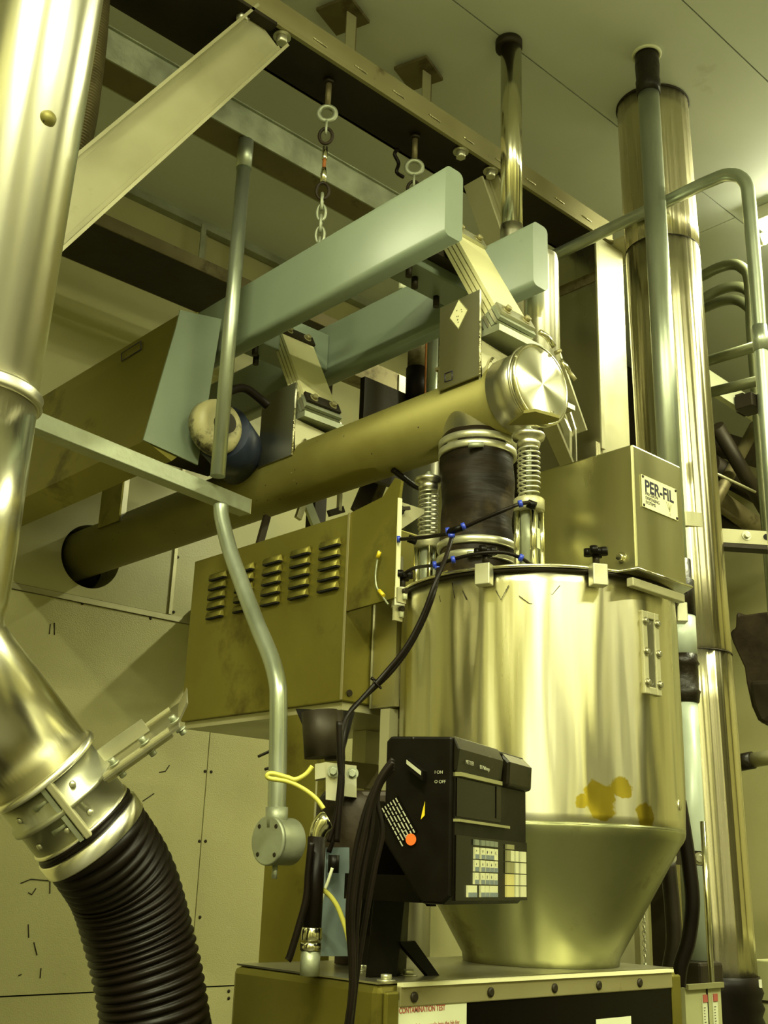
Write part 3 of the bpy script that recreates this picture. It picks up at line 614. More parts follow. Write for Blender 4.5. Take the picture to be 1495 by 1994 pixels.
def ubracket(y0, y1, zb, zt, deep, sticker):
    """the -X cheek is the big upright plate; web plates face the camera end"""
    br = put('cheek_plate', G().box((1.736, y0, zb), (1.742, y1, zt)), 'steel', t)
    put('cheek_plate', G().box((1.905, y0 + .0, TZ + .03), (1.911, y1, zt - .07)), 'steel', t)
    # web plate facing -Y cut round the tube
    pts = [(1.7425, zb + .002)]
    for i in range(9):
        a = math.radians(215 - i * 15); x = TX + TR * math.cos(a); z = TZ + TR * math.sin(a)
        if x > 1.744: pts.append((x, z))
    pts += [(TX + .07, TZ + TR * .8), (1.9045, TZ + TR * .9), (1.9045, TZ + TR + .03), (1.7425, TZ + TR + .045)]
    put('web_plate', G().prism([(x, y0 + .002, z) for x, z in pts], (0, .006, 0)), 'cream', t)
    put('saddle', G().box((1.7425, y0 + .02, TZ + TR + .012), (1.9045, y1 + .02, TZ + TR + .02)), 'brownbeam', t)
    wl = [(1.739, y0 + .0005, zb + .002), (1.739, y0 + .0005, zb + .14)]
    put('weld_bead', G().tube([V(p) for p in wl], .0035, 8), 'weld', t)
    wl = [V((x - .004, y0, z)) for x, z in pts[1:4]]
    put('weld_bead', G().tube([V((1.765, y0 - .001, zb + .012)), V((1.772, y0 - .001, zb + .035)), V((1.782, y0 - .001, zb + .058))], .0045, 8), 'weld', t)
    put('weld_bead', G().tube([V((1.739, y1, zb + .01)), V((1.739, y1, zb + .12))], .003, 8), 'weld', t)
ubracket(1.590, 1.722, 2.712, 2.936, 0, True)
ubracket(2.29, 2.445, 2.695, 2.915, 0, False)
c = on(893, 612, 'x', 1.7355)
put('diamond_sticker', G().prism([(1.7345, c.y + a, c.z + b) for a, b in ((-.028, 0), (0, -.038), (.028, 0), (0, .038))], (.001, 0, 0)), 'plate', t, label='small diamond-shaped speckled sticker')
put('diamond_border', G().prism([(1.7350, c.y + a, c.z + b) for a, b in ((-.031, 0), (0, -.041), (.031, 0), (0, .041))], (.0006, 0, 0)), 'keyol', t)
for k in range(26):
    a = random.uniform(-1, 1); b = random.uniform(-1, 1)
    if abs(a) + abs(b) < .85: put('speckle', G().obox((1.7342, c.y + a * .026, c.z + b * .034), (1, 0, 0), (0, 1, 0), (0, 0, 1), (.0003, .0016, .0012)), 'keyol', t)
q = [V((1.7352, v.y, v.z)) for v in [on(x, y, 'x', 1.7355) for x, y in ((866, 728), (880, 722), (880, 739), (866, 744))]]
for a, b in zip(q, q[1:] + q[:1]): put('pen_square', G().tube([a, b], .0012, 6), 'ink', t)
# rear hanger near the wall
put('rear_cheek', G().box((1.735, 3.22, 2.70), (1.741, 3.36, 2.93)), 'olive', t)
put('rear_web', G().box((1.7415, 3.22, 2.70), (1.76, 3.226, 2.93)), 'steel', t)
# tee outlet
bx, by = 1.825, 1.675
put('outlet_tee', G().lathe((bx, by, 2.565), (0, 0, 1), [(0, .0865), (.02, .0865), (.021, .084), (TZ - 2.565, .080)], 48), 'steel', t)
put('outlet_flange', G().prism([(1.77 + a, 1.47 + b, 2.578) for a, b in ((-.03, -.01), (-.02, -.035), (.045, -.05), (.055, -.04), (.05, .0), (.0, .06))], (0, 0, .007)), 'tube', t)

# ================================================================== rubber sleeve between tube and hopper
LZ = 2.19
ZS0, ZS1 = 2.30, 2.56
t = thing('rubber_sleeve', 'dark stretched rubber sleeve joining the tube outlet to the hopper lid', 'sleeve', (bx, by, LZ + .01))
prof = [(2.235, .088), (2.34, .086), (2.38, .083), (2.44, .0845), (2.48, .087), (2.56, .088), (2.60, .088)]
g = G(); R_ = []
for i in range(28):
    z = 2.235 + (2.60 - 2.235) * i / 27; rr = 0
    for (za, ra), (zb, rb) in zip(prof[:-1], prof[1:]):
        if za <= z <= zb + 1e-6: rr = ra + (rb - ra) * (z - za) / (zb - za)
    R_.append([V((bx + (rr + .0022 * math.sin(3 * a + z * 40) + .0014 * math.sin(7 * a - z * 90)) * math.cos(a), by + (rr + .0022 * math.sin(3 * a + z * 40)) * math.sin(a), z)) for a in [2 * math.pi * j / 56 for j in range(56)]])
put('sleeve', g.rings(R_), 'sleeve', t)
for zc_ in (2.580, 2.557, 2.325, 2.292):
    put('clamp_band', G().lathe((bx, by, zc_ - .009), (0, 0, 1), [(0, .0905), (.002, .0935), (.016, .0935), (.018, .0905)], 56), 'alu', t)
p = V((bx, by, 2.55)) + V((-.35, -.94, 0)).normalized() * .096
put('clamp_screw', G().cyl(V((bx - .088, by - .052, 2.545)), V((bx - .062, by - .075, 2.548)), .006, 10), 'galv', t)
put('clamp_screw', G().cyl(V((bx - .088, by - .052, 2.285)), V((bx - .062, by - .075, 2.287)), .006, 10), 'galv', t)
put('lower_spigot', G().lathe((bx, by, LZ + .014), (0, 0, 1), [(0, .112), (.008, .112), (.009, .086), (.055, .086)], 56), 'duct', t)
for a in range(0, 360, 60):
    q = V((bx + .101 * math.cos(math.radians(a + 200)), by + .101 * math.sin(math.radians(a + 200)), LZ + .0225)); g = G(); g.hexbolt(q, (0, 0, 1), .006, .010); put('bolt', g, 'galv', t)

# ================================================================== spring actuators
def actuator(x, y, z0, label):
    t = thing('spring_actuator', label, 'actuator', (x, y, z0), 'spring actuators')
    h1 = .135
    put('foot_plate', G().box((x - .034, y - .034, z0), (x + .034, y + .034, z0 + .012)), 'alu', t, bevel=.003)
    put('barrel', G().cyl((x, y, z0 + .0125), (x, y, z0 + h1), .0185, 32), 'galv', t)
    for a in (45, 135, 225, 315):
        q = V((x + .0265 * math.cos(math.radians(a + 12)), y + .0265 * math.sin(math.radians(a + 12)), z0)); put('tie_rod', G().cyl(q + V((0, 0, .0125)), q + V((0, 0, h1)), .0066, 14), 'chrome', t)
        g = G(); g.hexbolt(q + V((0, 0, .0125)), (0, 0, 1), .005, .007)
    put('head_block', G().lathe((x, y, z0 + h1), (0, 0, 1), [(0, .030), (.003, .033), (.026, .033), (.029, .030)], 28), 'cream', t)
    put('rod', G().cyl((x, y, z0 + h1 + .031), (x, y, z0 + h1 + .195), .006, 14), 'galv', t)
    zs = z0 + h1 + .033; ze = z0 + h1 + .146
    turns = 10; n = turns * 18
    rr = [.0205 + (.0045 if 40 < i < n - 20 else .0045 * min(i / 40, (n - i) / 20)) * .6 for i in range(n + 1)]
    path = [V((x + rr[i] * math.cos(2 * math.pi * i / 18), y + rr[i] * math.sin(2 * math.pi * i / 18), zs + (ze - zs) * i / n)) for i in range(n + 1)]
    put('coil_spring', G().tube(path, .0023, 8), 'alu', t)
    put('spring_seat', G().lathe((x, y, ze - .002), (0, 0, 1), [(0, .018), (.004, .024), (.012, .026), (.018, .022), (.022, .034), (.030, .036), (.033, .034)], 32), 'steel', t)
    put('top_nut', G().lathe((x, y, ze + .032), (0, 0, 1), [(0, .010), (.012, .010)], 6), 'galv', t)
    put('maker_label', G().obox((x + .006, y - .0195, z0 + .075), (1, .25, 0), (0, 0, 1), (-.25, 1, 0), (.007, .022, .0006)), 'paper', t)
    return t
actuator(1.722, 1.432, LZ + .012, 'near spring actuator with bright coil in front of the rubber sleeve')
actuator(1.778, 1.790, LZ + .012, 'far spring actuator partly hidden left of the rubber sleeve')

# ================================================================== hopper
HX, HY, HRR = 1.894, 1.555, .300
KZ = 1.70
t = thing('hopper', 'large dented stainless hopper with a cone bottom and bolted sight window', 'hopper', (HX, HY, 1.44))
n = 240; R_ = []
def wob(a, z):
    f = max(0, min(1, (z - KZ - .01) / .06)) * max(.25, min(1, (LZ - z) / .06))
    return f * (.0019 * math.sin(9 * a + 2 + z) + .0012 * math.sin(17 * a + 1.3 * math.sin(z * 5)) + .00045 * math.sin(31 * a + 2 * math.sin(z * 7)) + .0002 * math.sin(53 * a + z * 9))
zs_ = [LZ - .006 - i * (LZ - .006 - KZ) / 24 for i in range(25)]
for k, z in enumerate(zs_):
    rr = HRR
    R_.append([V((HX + (rr + wob(a, z)) * math.cos(a), HY + (rr + wob(a, z)) * math.sin(a), z)) for a in [2 * math.pi * j / n for j in range(n)]])
put('shell', G().rings(R_, False, True), 'hopper', t, loc=(HX, HY, 1.95))
cone = [(KZ + .004, HRR + .0002), (KZ - .004, HRR - .0003), (KZ - .012, HRR - .0022), (KZ - .020, HRR - .0065), (KZ - .03, HRR - .014)] + [(KZ - .03 - .215 * i / 6, HRR - .014 - .126 * i / 6) for i in range(1, 7)] + [(1.4405, .158)]
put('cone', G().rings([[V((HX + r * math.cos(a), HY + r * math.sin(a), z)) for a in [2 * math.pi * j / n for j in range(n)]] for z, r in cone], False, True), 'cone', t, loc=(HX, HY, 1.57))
put('rim', G().lathe((HX, HY, LZ - .012), (0, 0, 1), [(.0055, HRR + .001), (.0056, HRR + .006), (.008, HRR + .008), (.0118, HRR + .008)], 96), 'dark', t)
# lid with a square extension under the control housing
g = G(); pts = []
for i in range(97):
    a = math.radians(-45 + 270 + 0) ; pass
for i in range(80):
    a = math.radians(300 - 360 + 0 + i * (300 / 79)) ; a = math.radians(-50 + i * (285 / 79)); pts.append((HX + (HRR + .012) * math.cos(a), HY + (HRR + .012) * math.sin(a)))
pts += [(1.79, 1.262), (1.797, 1.218), (1.992, 1.218), (2.03, 1.27)]
put('lid', G().prism([(x, y, LZ) for x, y in pts], (0, 0, .006)), 'steel', t)
put('lid_edge', G().tube([V((x, y, LZ + .003)) for x, y in pts], .0022, 6, closed=True), 'chrome', t)
put('hinge_bar', G().box((1.80, 1.232, LZ - .030), (1.985, 1.248, LZ - .012)), 'cream', t, bevel=.002)
def cylhit(x, y, R0, cx=HX, cy=HY):
    r = ray(x, y); ox, oy = CAM.x - cx, CAM.y - cy; A = r.x ** 2 + r.y ** 2; B = 2 * (ox * r.x + oy * r.y); D = B * B - 4 * A * (ox * ox + oy * oy - R0 ** 2)
    return CAM + r * ((-B - math.sqrt(D)) / (2 * A)) if D > 0 else None
def rimclamp(px, py, x, y):
    d = V((x - HX, y - HY, 0)).normalized(); sd = V((-d.y, d.x, 0)); c = V((HX, HY, LZ)) + d * (HRR + .012)
    k = put('rim_clamp', G().obox(c + d * .008 + V((0, 0, -.014)), sd, d, (0, 0, 1), (.016, .012, .022)), 'alu', t, bevel=.002)
    put('clamp_stem', G().cyl(c + V((0, 0, .009)), c + V((0, 0, .032)), .007, 12), 'dark', t)
    g = G(); g.cyl(c + V((0, 0, .030)), c + V((0, 0, .042)), .016, 16)
    for a in range(4):
        q = V((math.cos(a * math.pi / 2 + .4), math.sin(a * math.pi / 2 + .4), 0)); g.cyl(c + q * .016 + V((0, 0, .029)), c + q * .016 + V((0, 0, .044)), .0085, 12)
    put('clamp_knob', g, 'plastic', t)
for px_, py_ in ((945, 1122), (1161, 1118)):
    q = cylhit(px_, py_, HRR + .012); rimclamp(0, 0, q.x, q.y)
rimclamp(0, 0, 1.61, 1.72); rimclamp(0, 0, 2.14, 1.31)
# mustard stains round the knee of the hopper, as dirt in the shell's own material
nt = M['hopper'].node_tree; N = nt.nodes; L = nt.links; bs = N['Principled BSDF']
src = bs.inputs['Base Color'].links[0].from_socket
tc = N.new('ShaderNodeTexCoord'); total = None
for cx_, cy_, rad in ((1168, 1562, .034), (1212, 1535, .022), (1258, 1590, .024), (1135, 1560, .014)):
    q = cylhit(cx_, cy_, HRR) - V((HX, HY, 1.95))
    dn = N.new('ShaderNodeVectorMath'); dn.operation = 'DISTANCE'; L.new(tc.outputs['Object'], dn.inputs[0]); dn.inputs[1].default_value = q
    mr = N.new('ShaderNodeMapRange'); mr.inputs['From Min'].default_value = rad * 1.6; mr.inputs['From Max'].default_value = 0; L.new(dn.outputs['Value'], mr.inputs['Value'])
    if total is None: total = mr.outputs[0]
    else:
        mx_ = N.new('ShaderNodeMath'); mx_.operation = 'MAXIMUM'; L.new(total, mx_.inputs[0]); L.new(mr.outputs[0], mx_.inputs[1]); total = mx_.outputs[0]
nz = N.new('ShaderNodeTexNoise'); nz.inputs['Scale'].default_value = 42; nz.inputs['Detail'].default_value = 6; L.new(tc.outputs['Object'], nz.inputs['Vector'])
ad = N.new('ShaderNodeMath'); ad.operation = 'ADD'; L.new(total, ad.inputs[0]); L.new(nz.outputs['Fac'], ad.inputs[1])
rp = N.new('ShaderNodeValToRGB'); rp.color_ramp.elements[0].position = .82; rp.color_ramp.elements[1].position = .92; L.new(ad.outputs[0], rp.inputs[0])
mz = N.new('ShaderNodeMix'); mz.data_type = 'RGBA'; L.new(rp.outputs[0], mz.inputs[0]); L.new(src, mz.inputs[6]); mz.inputs[7].default_value = (.46, .36, .04, 1); L.new(mz.outputs[2], bs.inputs['Base Color'])
# sight window
wc = cylhit(1265, 1272, HRR + .002); a0 = math.atan2(wc.y - HY, wc.x - HX); d = V((math.cos(a0), math.sin(a0), 0)); sd = V((-d.y, d.x, 0))
cw = V((HX, HY, wc.z)) + d * (HRR + .002)
fr = put('window_frame', G().obox(cw + sd * -.0195, sd, d, (0, 0, 1), (.0075, .006, .084)).obox(cw + sd * .0195, sd, d, (0, 0, 1), (.0075, .006, .084)).obox(cw + V((0, 0, .0765)), sd, d, (0, 0, 1), (.0119, .0058, .0075)).obox(cw + V((0, 0, -.0765)), sd, d, (0, 0, 1), (.0119, .0058, .0075)), 'cream', t, bevel=.002)
put('glass', G().obox(cw, sd, d, (0, 0, 1), (.0119, .002, .069)), 'glass', fr)
for s_ in (-1, 1):
    for zz in (-.062, 0, .062):
        g = G(); g.hexbolt(cw + sd * s_ * .0195 + V((0, 0, zz)) + d * .0062, d, .0055, .007); put('bolt', g, 'steel', fr)
put('dent', G().lathe(V((HX, HY, 1.75)) + V((.25, -.72, 0)).normalized() * HRR, (.25, -.72, 0), [(-.004, .014), (.0, .008), (.001, .001)], 12), 'hopper', t)
# pen scrawls below the rim
for pts in (((965, 1150), (975, 1168), (990, 1140)), ((880, 1135), (885, 1165)), ((1055, 1150), (1075, 1158), (1090, 1140)), ((1010, 1160), (1030, 1175), (1060, 1180)), ((900, 1150), (908, 1168)), ((855, 1160), (858, 1172))):
    pth = []
    for x, y in pts:
        q = cylhit(x, y, HRR + .0015)
        if q: pth.append(q)
    if len(pth) > 1: put('scratch', G().tube(pth, .0009, 5), 'dark', t)

# ================================================================== control housing with nameplate
t = thing('control_housing', 'stainless control housing with a PER-FIL nameplate standing on the hopper lid', 'control box', (1.9, 1.35, LZ + .007))
hz0, hz1 = LZ + .007, 2.462
put('body', G().box((1.806, 1.226, hz0), (1.985, 1.50, hz1)), 'housing', t, bevel=.004)
yf = 1.2255
a = on(1242, 928, 'y', yf); b = on(1313, 960, 'y', yf); c = on(1247, 997, 'y', yf)
pw, ph = .128, .070
o0 = V((1.832, yf - .002, 2.332))
npl = put('nameplate', G().box((o0.x, yf - .002, o0.z), (o0.x + pw, yf - .0005, o0.z + ph)), 'plate', t, label='white nameplate reading PER-FIL')
text('lettering', 'PER-FIL', .036, (o0.x + .009, yf - .0024, o0.z + ph - .034), (1, 0, 0), (0, 0, 1), 'ink', npl, sx=.93, bold=.0009)
for i, s_ in enumerate(('PRECISION', 'DISPENSING', 'SYSTEMS')): text('lettering', s_, .0098, (o0.x + .010, yf - .0024, o0.z + .028 - i * .0095), (1, 0, 0), (0, 0, 1), 'ink', npl, sx=.95)
fx, fz = o0.x + .098, o0.z + .006
g = G()
for pts in (((-.012, .026), (0, .006), (.010, .026)), ((-.004, .026), (0, .010)), ((.003, .024), (0, .010)), ((0, .004), (0, -.002)), ((-.005, .031), (.004, .031))): g.tube([V((fx + u, yf - .0022, fz + v)) for u, v in pts], .0006, 5)
put('funnel_mark', g, 'keyol', npl)
for u, v in ((.004, .004), (pw - .004, .004), (.004, ph - .004), (pw - .004, ph - .004)): put('rivet', G().lathe((o0.x + u, yf - .002, o0.z + v), (0, -1, 0), [(0, .0035), (.002, .002)], 12), 'dark', npl)
g = G(); q = on(1218, 1085, 'x', 1.806); g.hexbolt((1.8055, q.y + .01, q.z), (-1, 0, 0), .0085, .010); put('bolt', g, 'chrome', t)
put('side_hinge', G().box((1.986, 1.24, hz0 + .03), (2.004, 1.27, hz0 + .085)), 'dark', t)

# ================================================================== louvred cabinet
CX = 1.60
t = thing('louvred_cabinet', 'olive sheet-steel cabinet with five rows of louvre vents behind the bent conduit', 'cabinet', (1.8, 2.2, 1.96))
put('body', G().box((CX, 1.872, 1.963), (2.0, 2.517, 2.40)), 'olive', t, bevel=.003)
put('side_extension', G().prism([(CX + .0005, 1.8715, 2.40), (CX + .0005, 1.8715, 2.165), (CX + .0005, 1.707, 2.172), (CX + .0005, 1.707, 2.388), (CX + .0005, 1.70, 2.44), (CX + .0005, 1.72, 2.452), (CX + .0005, 1.76, 2.415)], (.008, 0, 0)), 'olive', t)
put('edge_strip', G().box((CX - .003, 1.868, 1.965), (CX - .0002, 1.874, 2.40)), 'flange', t)
put('edge_strip', G().box((CX - .002, 1.7035, 2.172), (CX + .009, 1.7065, 2.40)), 'plate', t)
put('recess_panel', G().box((CX + .085, 1.79, 1.955), (CX + .10, 1.8715, 2.30)), 'steel', t)
put('corner_bead', G().cyl((CX + .084, 1.868, 1.955), (CX + .084, 1.868, 2.28), .003, 8), 'cream', t)
put('bottom_tray', G().box((CX + .01, 1.88, 1.945), (1.99, 2.51, 1.9625)), 'cream', t)
q = on(671, 1348, 'y', 1.87); put('bolt', G().lathe((CX + .022, 1.8715, q.z), (0, -1, 0), [(0, .008), (.003, .008)], 8), 'dark', t)
def louvre(y, z, wd=.072, h=.018):
    g = G(); k = 6; pr = []
    for i in range(k + 1):
        a = math.pi / 2 * i / k; pr.append((CX - .0115 * math.sin(a), z + h * math.cos(a)))
    L0 = [V((x, y - wd / 2 + (.008 if i < 2 else .002), zz)) for i, (x, zz) in enumerate(pr)]; L1 = [V((x, y + wd / 2 - (.008 if i < 2 else .002), zz)) for i, (x, zz) in enumerate(pr)]
    b = len(g.v); g.v += L0 + L1; m_ = len(L0)
    for i in range(m_ - 1): g.face([b + i, b + i + 1, b + m_ + i + 1, b + m_ + i], True)
    for base_, sg in ((b, 0), (b + m_, 1)):
        c = len(g.v); g.v.append(V((CX, (y - wd / 2) if sg == 0 else (y + wd / 2), z)))
        for i in range(m_ - 1): g.face([base_ + i, base_ + i + 1, c])
    g.cur = 1; g.box((CX - .0105, y - wd / 2 + .002, z - .0035), (CX - .0005, y + wd / 2 - .002, z - .0002))
    return g
yc = [on(px, py, 'x', CX) for px, py in ((641, 1151), (583, 1165), (528, 1177), (474, 1188), (421, 1200))]
zt0 = on(641, 1066, 'x', CX).z; zb0 = on(641, 1149, 'x', CX).z
for c in yc:
    for r in range(5): put('louvre', louvre(c.y, zb0 + (zt0 - zb0) * r / 4), ['olive', 'black'], t)
ts = thing('ground_strap', 'thin earth wire with two yellow lugs looped on the cabinet side', 'wire', on(735, 1200, 'x', 1.585))
pts = smooth([on(x, y, 'x', 1.590) for x, y in ((738, 1072), (734, 1095), (731, 1120), (733, 1142), (741, 1155), (748, 1166), (756, 1177))], 5)
put('wire', G().tube(pts, .0022, 8), 'galv', ts)
for a, b in (((739, 1074), (735, 1086)), ((738, 1150), (747, 1160))): put('lug', G().tube([on(*a, 'x', 1.588), on(*b, 'x', 1.588)], .0045, 8), 'lug', ts)
# corner bracket of bright sheet beside the far actuator
t = thing('gusset_plate', 'bright triangular gusset plate with a wing bolt left of the far actuator', 'plate', on(790, 1000, 'y', 1.72))
put('plate', G().prism([on(x, y, 'y', 1.745) for x, y in ((773, 975), (826, 992), (826, 1000), (773, 1036))], (0, .004, 0)), 'cream', t)
g = G(); q = on(779, 993, 'y', 1.74); g.hexbolt(q, (0, -1, 0), .008, .010); g.bar(q + V((-.012, -.010, -.002)), q + V((.018, -.012, .006)), .006, .008); put('wing_bolt', g, 'dark', t)
for k, (x, y, nm, lb) in enumerate(((781, 1160, 'toggle_latch', 'upper pale toggle latch at the left rim of the hopper'), (774, 1195, 'toggle_latch', 'lower pale toggle latch at the left rim of the hopper'))):
    tl = thing(nm, lb, 'latch', on(x, y, 'y', 1.66 + k * .05), 'toggle latches')
    c = on(x, y, 'y', 1.66 + k * .02)
    put('plate', G().obox(c, (1, 0, 0), (0, 1, 0), (0, 0, 1), (.012, .003, .016)), 'cream', tl); put('lever', G().cyl(c + V((.006, -.006, -.008)), c + V((.006, -.006, .012)), .005, 10), 'paper', tl)
    put('pivot', G().cyl(c + V((.004, -.012, .010)), c + V((.004, .001, .010)), .006, 10), 'dark', tl)

# ================================================================== base cabinet
BZ = 1.44
t = thing('base_cabinet', 'dark stainless base cabinet with a framed front carrying the hopper', 'cabinet', (1.68, 1.55, 0))
bxa, bxb, bya, byb = 1.262, 2.09, 1.36, 1.742
put('body', G().box((bxa, bya, 0), (bxb, byb, BZ - .0035)), 'olive', t, bevel=.012)
put('top_plate', G().box((bxa + .006, bya + .006, BZ - .003), (bxb - .006, byb - .004, BZ)), 'steel', t)
put('front_frame', G().box((bxa + .04, bya - .010, BZ - .036), (bxb - .035, bya - .001, BZ - .006)), 'flange', t, bevel=.002)
put('frame_edge', G().box((bxa + .042, bya - .014, BZ - .0065), (bxb - .035, bya - .0005, BZ - .001)), 'plate', t)
put('front_frame', G().box((bxa + .01, bya - .010, .2), (bxa + .0395, bya - .001, BZ - .012)), 'olive', t, bevel=.004)
put('front_frame', G().box((bxb - .034, bya - .010, .2), (bxb - .004, bya - .001, BZ - .012)), 'olive', t, bevel=.004)
put('front_window', G().box((bxa + .041, bya - .006, .2), (bxb - .036, bya - .0015, BZ - .037)), 'plastic2', t)
for u in (.07, .25, .42, .55, .68): put('catch', G().lathe((bxa + u, bya - .0102, BZ - .022), (0, -1, 0), [(0, .008), (.002, .008), (.004, .005)], 12), 'dark', t)
for (px, py) in ((705, 1890), (795, 1900), (765, 1912)):
    q = on(px, py, 'z', BZ); g = G(); g.hexbolt((q.x, max(q.y, bya + .02), BZ + .0002), (0, 0, 1), .010, .010); put('bolt', g, 'alu', t)
no = thing('contamination_notice', 'white paper notice headed CONTAMINATION TEST on the base cabinet front', 'notice', (1.38, bya - .009, 1.2))
yn = bya - .0072
pa = on(771, 1947, 'y', yn); pb = on(908, 1940, 'y', yn)
put('sheet', G().box((pa.x, yn - .0006, pa.z - .21), (pb.x, yn, (pa.z + pb.z) / 2)), 'paper', no)
wd = pb.x - pa.x; zt1 = (pa.z + pb.z) / 2
text('heading', 'CONTAMINATION TEST', .0118, (pa.x + .006, yn - .001, zt1 - .019), (1, 0, 0), (0, 0, 1), 'red', no, sx=.80, bold=.0002)
for i, s_ in enumerate(('When you bring a sample into the lab for', 'testing please ensure that it is labelled')):
    text('lettering', s_, .0100, (pa.x + .006, yn - .001, zt1 - .042 - i * .0135), (1, 0, 0), (0, 0, 1), 'red', no, sx=.82)
pa = on(1160, 1985, 'y', yn); pb = on(1228, 1982, 'y', yn)
tag(put('paper_slip', G().box((pa.x, yn - .0006, pa.z - .12), (pb.x, yn, pa.z)), 'paper'), 'small white slip low on the base cabinet front, right of the notice', 'paper')
# gauge board at lower right
t = thing('gauge_board', 'small pale gauge board with two graduated scales at the lower right', 'gauge', on(1365, 1994, 'x', 2.35))
A = on(1333, 1928, 'y', 1.50); B = on(1402, 1915, 'y', 1.50)
put('board', G().box((A.x, 1.50, A.z - .25), (B.x, 1.51, (A.z + B.z) / 2)), 'box', t)
put('top_plate', G().box((A.x, 1.49, A.z + .001), (B.x, 1.4995, A.z + .012)), 'keyol', t)
for k, px in enumerate((1372, 1392)):
    c = on(px, 1960, 'y', 1.4985); put('scale', G().box((c.x - .010, 1.4975, A.z - .25), (c.x + .010, 1.4995, A.z - .014)), 'paper', t)
    put('float', G().box((c.x - .009, 1.4955, A.z - .028), (c.x + .009, 1.4972, A.z - .012)), 'red', t)
    g = G()
    for i in range(22): g.box((c.x - .006, 1.4965, A.z - .04 - i * .006), (c.x - (-.001 if i % 5 == 0 else .002), 1.4973, A.z - .0388 - i * .006))
    put('graduations', g, 'dark', t)
put('joint_line', G().box(((A.x + B.x) / 2 + .012, 1.4962, A.z - .25), ((A.x + B.x) / 2 + .014, 1.4999, A.z)), 'dark', t)

# ================================================================== weighing terminal
t0 = hd(888, 1437, 1.70)
fx_ = V((.939, .343, 0)).normalized(); bk = V((-fx_.y, fx_.x, 0)); O = V((1.2285, 1.175, 1.561))
T = lambda u, v, w_: O + fx_ * u + bk * v + V((0, 0, w_))    # u along the front, v backwards, w up
t = thing('weighing_terminal', 'black weighing terminal with an ivory keypad in front of the hopper', 'terminal', T(.16, .06, 0))
H = .241; W = .315; D = .112
prf = [(0, .012), (.0, H), (.105, H + .003), (D, H - .005), (D, .088), (.045, 0), (.012, 0)]
put('housing', G().prism([T(0, v, w_) for v, w_ in prf], fx_ * W), 'plastic', t, bevel=.004)
put('face_panel', G().prism([T(.006, -.003, .006), T(W - .004, -.003, .006), T(W - .004, -.003, H - .01), T(.006, -.003, H - .01)], bk * .0028), 'plastic', t)
# display hood
put('hood', G().prism([T(.004, 0, H - .052), T(.004, -.006, H - .050), T(.004, -.010, H - .018), T(.004, 0, H + .002)], fx_ * .185), 'slate', t, bevel=.002)
put('hood', G().prism([T(.200, 0, H - .060), T(.200, -.014, H - .056), T(.200, -.016, H - .018), T(.200, 0, H - .002)], fx_ * (W - .203)), 'slate', t, bevel=.004)
put('hood_lip', G().obox(T(.092, -.006, H - .055), fx_, bk, (0, 0, 1), (.086, .006, .003)), 'keyol', t)
put('display_glass', G().obox(T(.10, -.0038, H - .088), fx_, bk, (0, 0, 1), (.09, .0006, .028)), 'plastic2', t)
put('display_frame', G().obox(T(.178, -.0045, H - .085), fx_, bk, (0, 0, 1), (.010, .0012, .025)), 'slate', t)
put('ledge', G().obox(T(.11, -.006, .119), fx_, bk, (0, 0, 1), (.105, .005, .002)), 'keyol', t)
put('lower_panel', G().obox(T(W / 2 + .002, -.004, .052), fx_, bk, (0, 0, 1), (W / 2 - .006, .001, .046)), 'plastic2', t)
text('lettering', 'METTLER', .0085, T(.028, -.0108, H - .038), fx_ , (0, 0, 1), 'inkp', t, sx=.9)
text('lettering', 'ID5 Multirange', .0085, T(.085, -.0104, H - .040), fx_, (0, 0, 1), 'inkp', t, sx=.8)
text('lettering', 'I ON', .0065, T(-.001, .028, .186), -bk, (0, 0, 1), 'inkp', t); text('lettering', 'O OFF', .0065, T(-.001, .028, .172), -bk, (0, 0, 1), 'inkp', t)
sw = put('power_switch', G().obox(T(-.007, .056, .192), bk * -1 + V((0, 0, -.7)), fx_, (0, 0, 1), (.018, .008, .0075)), 'plastic', t)
put('switch_cap', G().obox(T(-.0155, .056, .194), bk * -1 + V((0, 0, -.7)), fx_, (0, 0, 1), (.015, .001, .003)), 'inkp', t)
# rating label and orange dot on the side
dgn = (bk * -.55 + V((0, 0, -.83))).normalized(); dgp = (bk * -.83 + V((0, 0, .55))).normalized()
lc = T(-.0012, .086, .118)
lb = put('rating_label', G().obox(lc, dgn, dgp, fx_, (.031, .018, .0006)), 'plastic2', t)
g = G()
for r in range(6):
    x = -.030
    while x < .028:
        l = random.uniform(.004, .012); g.obox(lc - fx_ * .0009 + dgn * (x + l / 2) + dgp * (-.014 + r * .0054), dgn, dgp, fx_, (l / 2, .0009, .0003)); x += l + .002
put('fine_print', g, 'inkp', lb)
text('lettering', 'CE', .010, lc - fx_ * .0010 + dgn * .018 + dgp * -.004, dgn, dgp, 'inkp', lb)
put('orange_sticker', G().lathe(T(-.0022, .064, .090), -fx_, [(0, .0085), (.001, .0085)], 24), 'orange', t, label='round bright orange sticker')
put('torn_label', G().prism([T(-.0008, .043, .145), T(-.0008, .043, .125), T(-.0008, .049, .119), T(-.0008, .047, .13)], -fx_ * .0008), 'lug', t)
